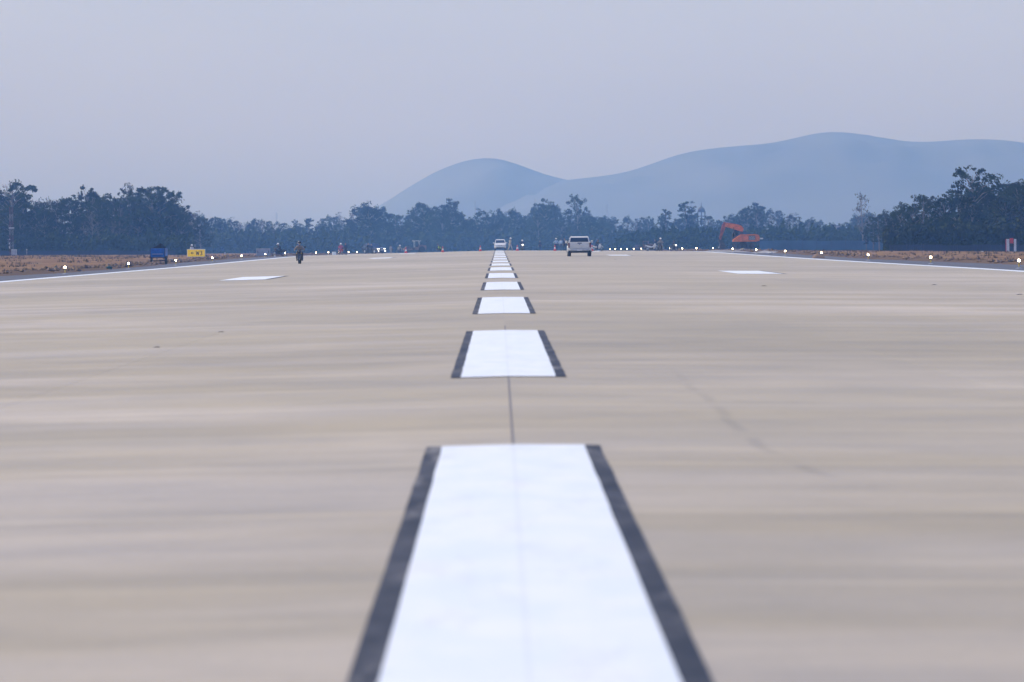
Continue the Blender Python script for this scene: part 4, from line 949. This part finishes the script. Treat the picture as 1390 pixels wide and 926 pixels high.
def suv(label, loc, rz, paint, lit=False, sc=1.0):
    t = thing('car', label, 'car', loc, rz, sc=sc)
    MB().loft([rr_(.78, .50, .80, -.02), rr_(.90, .36, .98, .16), rr_(.93, .34, 1.08, .9), rr_(.935, .34, 1.14, 1.4), rr_(.935, .36, 1.16, 3.2), rr_(.92, .40, 1.14, 4.3), rr_(.86, .50, 1.05, 4.62)]).build('body', paint, t)
    lo, hi = 1.12, 1.66
    MB().loft([[(-.87, 1.25, lo), (.87, 1.25, lo), (.86, 4.50, lo), (-.86, 4.50, lo)], [(-.72, 2.0, hi), (.72, 2.0, hi), (.72, 4.05, hi-.02), (-.72, 4.05, hi-.02)], [(-.63, 2.2, hi+.08), (.63, 2.2, hi+.08), (.63, 3.9, hi+.06), (-.63, 3.9, hi+.06)]]).build('cabin', paint, t)
    def pane(pts, n_, nm='window'):
        c = sum((Vector(p) for p in pts), Vector())/4; n_ = Vector(n_).normalized()*.012; q = [c+(Vector(p)-c)*.90 for p in pts]
        MB().loft([[tuple(p-n_*.3) for p in q], [tuple(p+n_) for p in q]]).build(nm, 'glass', t)
    pane([(-.84, 1.31, lo+.03), (.84, 1.31, lo+.03), (.72, 1.97, hi-.01), (-.72, 1.97, hi-.01)], (0, -.7, .8), 'windscreen')
    pane([(-.84, 4.48, lo+.05), (.84, 4.48, lo+.05), (.72, 4.08, hi-.04), (-.72, 4.08, hi-.04)], (0, 1, .6), 'rear_window')
    for s_ in (-1, 1):
        for a, b_, c, d in ((1.55, 2.5, 2.5, 2.05), (2.6, 3.4, 3.4, 2.6), (3.5, 4.25, 3.95, 3.5)):
            pane([(s_*.865, a, lo+.03), (s_*.865, b_, lo+.03), (s_*.725, c, hi-.03), (s_*.725, d, hi-.03)], (s_, 0, .25))
        q = MB().tube([(s_*.88, 1.68, 1.17), (s_*1.0, 1.66, 1.19)], .025, 6).build('mirror_arm', 'dark', t); MB().box(s_*1.04-.10, s_*1.04+.10, 1.6, 1.7, 1.12, 1.27, .03).build('mirror', paint, q)
        h_ = MB().loft([[(s_*.42, -.045, .78), (s_*.86, .02, .80), (s_*.88, .06, .88), (s_*.42, -.02, .83)], [(s_*.42, .05, .78), (s_*.86, .12, .80), (s_*.88, .16, .88), (s_*.42, .08, .83)]]).build('headlight', 'lamp_on' if lit else 'glass', t)
        MB().box(s_*.70-.12, s_*.70+.12, -.075, .0, .40, .47, .02).build('fog_lamp', 'lamp_on' if lit else 'chrome', t)
        for y in (.88, 3.72): wheel(t, s_*.80, y, .37, .25)
        MB().box(s_*.80-.08, s_*.80+.08, 4.56, 4.64, .82, 1.06, .02).build('tail_lamp', 'red_lamp', t)
    MB().box(-.40, .40, -.055, .03, .76, .84, .02).build('grille', 'dark', t); MB().box(-.80, .80, -.075, .1, .50, .56, .02).build('bumper_trim', 'steel', t)
    MB().box(-.60, .60, -.065, .05, .34, .47, .03).build('air_intake', 'dark', t); MB().box(-.24, .24, -.09, -.07, .60, .70).build('number_plate', 'sign_white', t)
    MB().ball((0, -.07, .80), .06, 10, 6, (1.2, .3, .8)).build('emblem', 'chrome', t)
    MB().box(-.75, .75, .1, 4.5, .24, .38, .03).build('underbody', 'dark', t)
    return t
suv('white car with a black windscreen facing the camera on the runway centreline', spot(679, 965, .0), 0, 'white_body', sc=1.0)
suv('dark navy car with one lit headlamp, parked at an angle near the left runway edge', spot(518, 1050, .0), R(38), 'navy_body', lit=True, sc=.98)

# ------------------------------------------------------------------ machines
def track(t, x, wd, y0, y1, h):
    n = 28; r_ = h/2; rings = []
    pts = [(y0+r_+(y1-y0-h)*i/8, 0) for i in range(9)]+[(y1-r_+r_*math.sin(a), r_-r_*math.cos(a)) for a in [math.pi*i/6 for i in range(1, 6)]]
    pts += [(y1-r_-(y1-y0-h)*i/8, h) for i in range(9)]+[(y0+r_-r_*math.sin(a), r_+r_*math.cos(a)) for a in [math.pi*i/6 for i in range(1, 6)]]
    tr_ = MB(); outer = pts; inner = [(r_*0+ (y0+y1)/2+(y-(y0+y1)/2)*.93, r_+(z-r_)*.82) for y, z in pts]
    rr = [[(x-wd/2, o[0], o[1]), (x+wd/2, o[0], o[1]), (x+wd/2, i[0], i[1]), (x-wd/2, i[0], i[1])] for o, i in zip(outer, inner)]; rr.append(rr[0]); tr_.loft(rr, cap=False)
    tb = tr_.build('track', 'grime_and_shade', t)
    sh = MB()
    for k in range(0, len(pts)):
        y, z = pts[k]; cy = min(max(y, y0+r_), y1-r_); d = Vector((0, y-cy, z-r_)); d = d.normalized() if d.length > .01 else Vector((0, 0, 1)); e = d.cross(Vector((1, 0, 0)))
        p = Vector((x, y, z)); u = Vector((wd/2+.02, 0, 0)); a = e*.05; c = d*.035
        sh.loft([[p-u-a, p+u-a, p+u-a+c, p-u-a+c], [p-u+a, p+u+a, p+u+a+c, p-u+a+c]])
    tag(sh.build('track_shoes', 'grime_and_shade', tb), kind='stuff')
    for k in range(5):
        y = y0+r_+(y1-y0-h)*k/4; MB().lathe([(r_*.55, -wd*.42), (r_*.6, 0), (r_*.55, wd*.42)], (x, y, r_*.78 if 0 < k < 4 else r_), 'x', 14).build('roller', 'grime_and_shade', tb)
def excavator_full(loc, rz, sc=1.0):
    t = thing('excavator', 'orange tracked excavator with its arm reaching left and bucket on the ground', 'excavator', loc, rz, sc=sc)
    for sy in (-1.15, 1.15):
        tmp = bpy.data.objects.new('holder', None); before = set(C.objects)
        track(t, sy, .55, -1.75, 1.75, .85)
        for o in set(C.objects)-before:
            if o.type == 'MESH':          # turn the track mesh so it runs along X
                for v in o.data.vertices: v.co = (v.co.y, v.co.x, v.co.z)
                o.data.flip_normals()
        bpy.data.objects.remove(tmp)
    MB().box(-.9, .9, -.95, .95, .35, .75, .05).build('track_frame', 'grime_and_shade', t); MB().lathe([(.62, .75), (.62, 1.02)], n=20).build('turntable', 'dark', t)
    MB().prism([(-1.85, 1.02), (2.05, 1.02), (2.3, 1.25), (2.3, 1.98), (2.12, 2.10), (-.35, 2.10), (-.85, 1.92), (-.86, 1.02)], .12, 1.25, 'y').build('engine_housing', 'orange', t)
    MB().prism([(-1.95, 1.02), (2.05, 1.02), (2.3, 1.25), (2.3, 1.98), (2.12, 2.08), (-.55, 2.08), (-1.15, 1.80), (-1.75, 1.42), (-1.95, 1.30)], -1.30, .10, 'y').build('side_housing', 'orange', t)
    sh_ = MB().box(.75, 1.9, -1.335, -1.305, 1.25, 1.9, .01).build('louvre_panel', 'grime_and_shade', t)
    for k in range(5): MB().box(.80, 1.85, -1.35, -1.336, 1.32+k*.11, 1.36+k*.11).build('louvre', 'cream_body', sh_)
    MB().box(-.6, .6, -1.33, -1.303, 1.3, 1.85, .01).build('service_door', 'orange', t)
    MB().prism([(2.05, 1.06), (2.62, 1.12), (2.72, 1.5), (2.55, 2.0), (2.32, 2.02), (2.32, 1.2)], -1.2, 1.2, 'y').build('counterweight', 'orange', t)
    MB().box(2.74, 3.35, -.5, .3, 1.35, 1.55, .03).build('rear_box', 'sign_white', t)
    MB().tube([(1.2, .5, 2.1), (1.2, .5, 2.45)], .06, 8).build('exhaust', 'dark', t)
    MB().tube([(-.2, -1.25, 2.1), (-.2, -1.25, 2.4), (2.0, -1.25, 2.4), (2.0, -1.25, 2.1)], .022, 6).build('handrail', 'grime_and_shade', t)
    cb = MB().prism([(-1.95, 1.05), (-.88, 1.05), (-.88, 2.85), (-1.55, 2.85), (-1.9, 2.1)], .35, 1.27, 'y').build('cab', 'dark', t)
    MB().prism([(-1.85, 1.65), (-.98, 1.65), (-.98, 2.72), (-1.5, 2.72), (-1.82, 2.1)], .33, .348, 'y').build('side_window', 'glass', cb)
    MB().box(-1.6, -.85, .32, 1.30, 2.85, 2.92, .02).build('cab_roof', 'dark', cb)
    # boom: bent box beam from the turntable up and over, then stick and bucket
    def beam(pts, w0, nm, m_, wy=.24, yo=.05):
        rings = []
        for i, (x, z, h_) in enumerate(pts):
            a = pts[max(i-1, 0)]; c = pts[min(i+1, len(pts)-1)]; d = Vector((c[0]-a[0], c[1]-a[1])).normalized(); n_ = Vector((-d.y, d.x))*h_/2
            rings.append([(x+n_.x, yo-wy, z+n_.y), (x+n_.x, yo+wy, z+n_.y), (x-n_.x, yo+wy, z-n_.y), (x-n_.x, yo-wy, z-n_.y)])
        return MB().loft(rings).build(nm, m_, t)
    bm_ = beam([(-.10, 2.70, .50), (-.50, 2.93, .80), (-1.1, 3.14, .84), (-2.1, 3.32, .70), (-3.25, 3.5, .50)], 0, 'boom', 'orange')
    beam([(-.95, 1.3, .40), (-.62, 1.9, .46), (-.42, 2.4, .50), (-.30, 2.68, .44)], 0, 'boom_foot', 'grime_and_shade', .20)  # lower boom coloured dark to stand for the shaded underside
    st_ = beam([(-3.18, 3.86, .36), (-3.38, 3.42, .68), (-3.78, 2.4, .54), (-4.12, 1.40, .36)], 0, 'stick', 'orange_worn', .16)
    MB().tube([(-1.3, .05, 3.45), (-2.3, .05, 3.75)], .09, 8).build('stick_cylinder', 'grime_and_shade', bm_); MB().tube([(-2.3, .05, 3.75), (-3.16, .05, 3.86)], .05, 8).build('cylinder_rod', 'chrome', bm_)
    for sy in (-.32, .42): MB().tube([(-1.35, sy, 1.4), (-1.6, sy, 2.2), (-1.8, sy, 3.1)], [.09, .09, .05], 8).build('boom_cylinder', 'grime_and_shade', bm_)
    MB().tube([(-3.72, .05, 3.1), (-4.05, .05, 2.3), (-4.33, .05, 1.7)], [.075, .07, .045], 8).build('bucket_cylinder', 'grime_and_shade', st_)
    MB().tube([(-4.33, .05, 1.7), (-4.37, .05, 1.25)], .05, 6).build('bucket_link', 'dark', st_)
    bk = MB().prism([(-4.50, 1.30), (-4.0, 1.38), (-3.5, .95), (-3.15, .45), (-3.3, .05), (-3.9, -.02), (-4.3, .30), (-4.1, .75)], -.5, .6, 'y').build('bucket', 'grime_and_shade', t)
    for k in range(5): MB().prism([(-4.27, .36), (-4.47, .22), (-4.41, .14), (-4.21, .27)], -.46+k*.24, -.36+k*.24, 'y').build('tooth', 'steel', bk)
    return t
EXY = 905
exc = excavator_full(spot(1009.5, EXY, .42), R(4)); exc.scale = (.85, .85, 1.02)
def spoil(px, Y, wd, dp, h, seed, label, m='gravel'):
    rnd = random.Random(seed); b = MB(); n, m2 = 22, 10; c = spot(px, Y)
    for j in range(m2+1):
        for i in range(n+1):
            u, v = i/n*2-1, j/m2*2-1; k = max(0, 1-u*u)**.8*max(0, 1-v*v)**.8; x, y = c.x+u*wd/2, c.y+v*dp/2
            b.v.append((x, y, ground(x, y)-.06+h*k*(.75+.5*noise.noise(Vector((x*1.1, y*.6, seed))))+.05*rnd.random()*k))
    b.f = [(j*(n+1)+i, j*(n+1)+i+1, (j+1)*(n+1)+i+1, (j+1)*(n+1)+i) for j in range(m2) for i in range(n)]
    return tag(b.build('spoil_heap', m), label, 'spoil heap', None, 'stuff')
spoil(1004, EXY, 9.5, 9, .62, 3, 'grey broken spoil under the tracks and bucket of the excavator')
spoil(1111, 470, 1.1, 1.6, .5, 4, 'heap of dug brown earth behind a right-hand edge light', 'rock')
spoil(1043, 640, 4, 6, .28, 5, 'low grey spoil beside the right shoulder in front of the blue fence')
spoil(986, 700, 6, 10, .25, 6, 'low grey spoil along the right shoulder below the excavator bucket')
spoil(318, 680, 3.8, 8, .35, 7, 'brown rubble heap right of the yellow sign', 'rock'); spoil(338, 720, 3.0, 8, .35, 8, 'brown and grey rubble left of the grey sign back', 'gravel')
def roller_machine(px, Y, rz, label, canopy=True, paint='brown_machine', sc=1.0):
    """road roller seen from the side, drum toward -X"""
    t = thing('road_roller', label, 'road roller', spot(px, Y), rz, sc=sc)
    MB().lathe([(.70, -.95), (.74, -.92), (.74, .92), (.70, .95)], (-1.45, 0, .74), 'y', 26).build('drum', 'grime_and_shade', t, True)
    MB().box(-2.35, -.6, -1.08, -.98, .62, .86, .02).build('drum_frame', paint, t); MB().box(-2.35, -.6, .98, 1.08, .62, .86, .02).build('drum_frame', paint, t); MB().box(-2.42, -2.28, -1.08, 1.08, .55, .95, .02).build('front_beam', paint, t)
    MB().box(-.75, .1, -.6, .6, .55, 1.15, .05).build('articulation', 'grime_and_shade', t)
    MB().prism([(.05, .60), (2.5, .60), (2.62, 1.1), (2.45, 1.62), (1.05, 1.75), (.95, 1.25), (.05, 1.2)], -.75, .75, 'y').build('engine_hood', paint, t)
    for sy in (-.92, .92):
        ty = MB().lathe([(.42, -.22), (.66, -.22), (.70, -.14), (.70, .14), (.66, .22), (.42, .22)], (1.55, sy, .70), 'y', 22).build('tyre', 'rubber', t, True); MB().lathe([(.40, -.16), (.42, 0), (.40, .16)], (1.55, sy, .70), 'y', 16).build('rim', paint, ty)
    MB().box(.35, .85, -.3, .3, 1.25, 1.42, .04).build('seat', 'rubber', t); MB().box(.80, .92, -.3, .3, 1.40, 1.9, .04).build('backrest', 'rubber', t)
    MB().tube([(-.05, 0, 1.2), (.12, 0, 1.65)], .03, 6).build('steering_column', 'dark', t); MB().lathe([(.2, 0), (.2, .03)], (.12, 0, 1.65), n=16).build('steering_wheel', 'dark', t)
    if canopy:
        for sx in (0, 1.05):
            for sy in (-.7, .7): MB().tube([(sx, sy, 1.15), (sx, sy, 2.55)], .035, 6).build('canopy_post', 'mast_white', t)
        MB().box(-.35, 1.35, -.85, .85, 2.55, 2.63, .02).build('canopy_roof', 'sign_white', t)
    else:
        MB().box(-.1, 1.1, -.7, .7, 1.2, 2.3, .05).build('cab', paint, t); MB().box(0, 1.0, -.72, -.70, 1.5, 2.2).build('side_window', 'glass', t); MB().box(-.2, 1.2, -.78, .78, 2.3, 2.38, .02).build('cab_roof', paint, t)
    MB().tube([(2.0, .3, 1.6), (2.0, .3, 2.1)], .05, 6).build('exhaust', 'dark', t)
    return t
roller_machine(562.5, 1240, R(10), 'brown road roller with a flat white canopy, behind the first cones', sc=.92)
roller_machine(874, 1180, R(-12), 'dull brown closed-cab roller behind the row of right-hand lights', canopy=False, sc=.82)
# blue cargo cart at the left shoulder
def cart(loc):
    t = thing('cargo_cart', 'blue cargo cart with black tarpaulin on top, parked on the left shoulder', 'cargo cart', loc, R(-6))
    MB().box(-.58, .58, 0, 1.5, .52, .58, .01).build('floor_pan', 'dark', t)
    tl = MB().box(-.56, .56, -.03, .03, .60, 1.32, .02).build('tailboard', 'blue_paint', t)
    MB().box(-.46, .46, -.045, -.03, .84, .88).build('tailboard_rib', 'sign_grey', tl); MB().box(-.46, .46, -.045, -.03, .66, .69).build('tailboard_rib', 'blue_paint', tl)
    for s_ in (-1, 1): MB().box(s_*.57-.025, s_*.57+.025, .03, 1.5, .60, 1.32, .015).build('side_board', 'blue_paint', t); MB().tube([(s_*.60, 0, .50), (s_*.60, 0, 1.38)], .028, 6).build('corner_post', 'dark', t)
    MB().box(-.56, .56, 1.45, 1.5, .60, 1.32, .015).build('head_board', 'blue_paint', t)
    tp = MB(); rings = []
    for i in range(9):
        u = i/8; rings.append([(-.50+1.0*k/8, .1+1.3*u, 1.32+(.20+.26*math.exp(-((k-5.5)/1.8)**2))*math.sin(math.pi*max(.06, min(.94, u)))*math.sin(math.pi*max(.08, min(.92, k/8)))**.5) for k in range(9)]+[(.5, .1+1.3*u, 1.22), (-.5, .1+1.3*u, 1.22)])
    tp.loft(rings).build('tarpaulin', 'tarp_black', t, True)
    for s_ in (-1, 1):
        ty = MB().lathe([(.2, -.06), (.28, -.06), (.31, 0), (.28, .06), (.2, .06)], (s_*.60, .55, .31), 'x', 22).build('tyre', 'rubber', t, True); MB().lathe([(.19, -.03), (.2, 0), (.19, .03)], (s_*.60, .55, .31), 'x', 16).build('rim', 'steel', ty)
        MB().prism([(.15, .50), (.20, .62), (.55, .70), (.90, .62), (.95, .50)], s_*.60-.09, s_*.60+.09).build('mudguard', 'dark', t)
    MB().tube([(-.62, .55, .31), (.62, .55, .31)], .03, 8).build('axle', 'dark', t); MB().tube([(-.05, .02, .52), (-.07, -.10, .03)], .03, 6).build('prop_stand', 'dark', t)
    MB().tube([(.3, 1.5, .5), (.12, 2.3, .45), (.0, 2.6, .6)], .03, 6).build('tow_bar', 'dark', t)
    MB().box(-.66, -.56, -.06, -.01, .52, .62, .01).build('rear_lamp', 'red_lamp', t)
cart(spot(214, 500, .0))
# sacks and small litter by the shoulders
def sack(px, Y, wd, h, m, label, group=None, tie=True):
    t = thing('sack', label, 'sack', spot(px, Y, -.02), R(random.Random(px).uniform(0, 90)), group)
    b = MB(); rnd = random.Random(int(px)); rings = []
    for i in range(8):
        u = i/7; r_ = wd/2*(.75+.35*math.sin(math.pi*(u*.8+.1)))*(1 if u < .75 else 1-(u-.75)*2.6)
        rings.append([(r_*math.cos(a)*(1+.12*noise.noise(Vector((px, a*2, u*4)))), r_*math.sin(a)*.8*(1+.12*noise.noise(Vector((px+5, a*2, u*4)))), h*u) for a in [2*math.pi*k/12 for k in range(12)]])
    b.loft(rings).build('sack_body', m, t, True)
    if tie: MB().tube([(0, 0, h*.97), (.03, .01, h*1.12), (.07, -.02, h*1.18)], [.05, .03, .06], 6).build('tied_neck', m, t)
sack(75.5, 395, .30, .34, 'tarp_green', 'dark green sack left of the nearest left edge light'); sack(148, 415, .42, .26, 'tarp_green', 'low dark green sack between the first two left edge lights', tie=False)
sack(103, 800, .55, .25, 'tarp_green', 'small dark bundle lying far out on the bare left earth', tie=False)
for i, (px_, Y, w2, h2, lab) in enumerate([(110, 410, .22, .10, 'small white bag beside the nearest left edge light'), (331, 760, .34, .16, 'white bag on the rubble left of the grey sign back'), (311, 700, .30, .12, 'white bag right of the short yellow post'),
        (373, 720, .25, .14, 'small white bag between grey sign and far motorcyclist'), (1045, 620, .6, .14, 'flat white sack on the grey spoil right of the excavator'), (185, 560, .3, .12, 'pale bag behind the blue cart on the left earth'),
        (231, 640, .5, .12, 'pale bundle on the earth between cart and yellow sign'), (44, 400, .25, .1, 'pale bag at the left shoulder edge near the picture edge'), (1333, 680, .4, .15, 'white sack under the dark wood left of the marker posts')]):
    sack(px_, Y, w2, h2, 'sack', lab, 'small pale bags by the runway', tie=False)
# rubble along the shoulder edges
def rubble(sgn, y0, y1, n, label, seed):
    rnd = random.Random(seed); b = MB()
    for _ in range(n):
        y = y0+(y1-y0)*rnd.random(); x = sgn*(interp(y, EDGE_R if sgn > 0 else EDGE_L)+1.2+abs(rnd.gauss(0, 1.5))); s = rnd.choice([.05, .07, .08, .12, .18])*rnd.uniform(.7, 1.4)
        z = gz(x, y); vs = [Vector(v)*s*rnd.uniform(.7, 1.2) for v in ((1, 0, 0), (-1, 0, 0), (0, 1, 0), (0, -1, 0), (0, 0, 1), (0, 0, -1), (.6, .6, .5), (-.6, .5, .5))]
        b.add([(x+v.x, y+v.y, z+v.z*.8+s*.2) for v in vs], [(6, 4, 0), (6, 2, 4), (6, 0, 2), (7, 4, 2), (7, 1, 4), (7, 2, 1), (4, 1, 3), (4, 3, 0), (5, 2, 0), (5, 1, 2), (5, 3, 1), (5, 0, 3)])
    tag(b.build('rubble', 'rock'), label, 'rubble', None, 'stuff')
rubble(-1, 300, 1000, 1900, 'broken earth and stones along the left shoulder', 5); rubble(1, 300, 1000, 1900, 'broken earth and stones along the right shoulder', 6)
def tufts(label, x0, x1, y0, y1, n, seed):
    rnd = random.Random(seed); b = MB()
    for _ in range(n):
        x = rnd.uniform(x0, x1); y = rnd.uniform(y0, y1)
        if noise.noise(Vector((x*.15, y*.03, seed))) < .0: continue
        z = gz(x, y)
        for _ in range(5):
            a = rnd.uniform(0, 6.28); l = rnd.uniform(.08, .26); q = Vector((x+rnd.gauss(0, .08), y+rnd.gauss(0, .08), z)); u = Vector((math.cos(a), math.sin(a), 0))*.03
            b.add([q-u, q+u, q+Vector((u.y*2, u.x*2, l))], [(0, 1, 2)])
    tag(b.build('dry_grass', 'foliage_dry'), label, 'grass', None, 'stuff')
tufts('thin dry grass tufts on the left earth', -90, -37, 420, 1040, 4500, 3); tufts('thin dry grass tufts on the right earth', 36, 85, 400, 1030, 4500, 4)
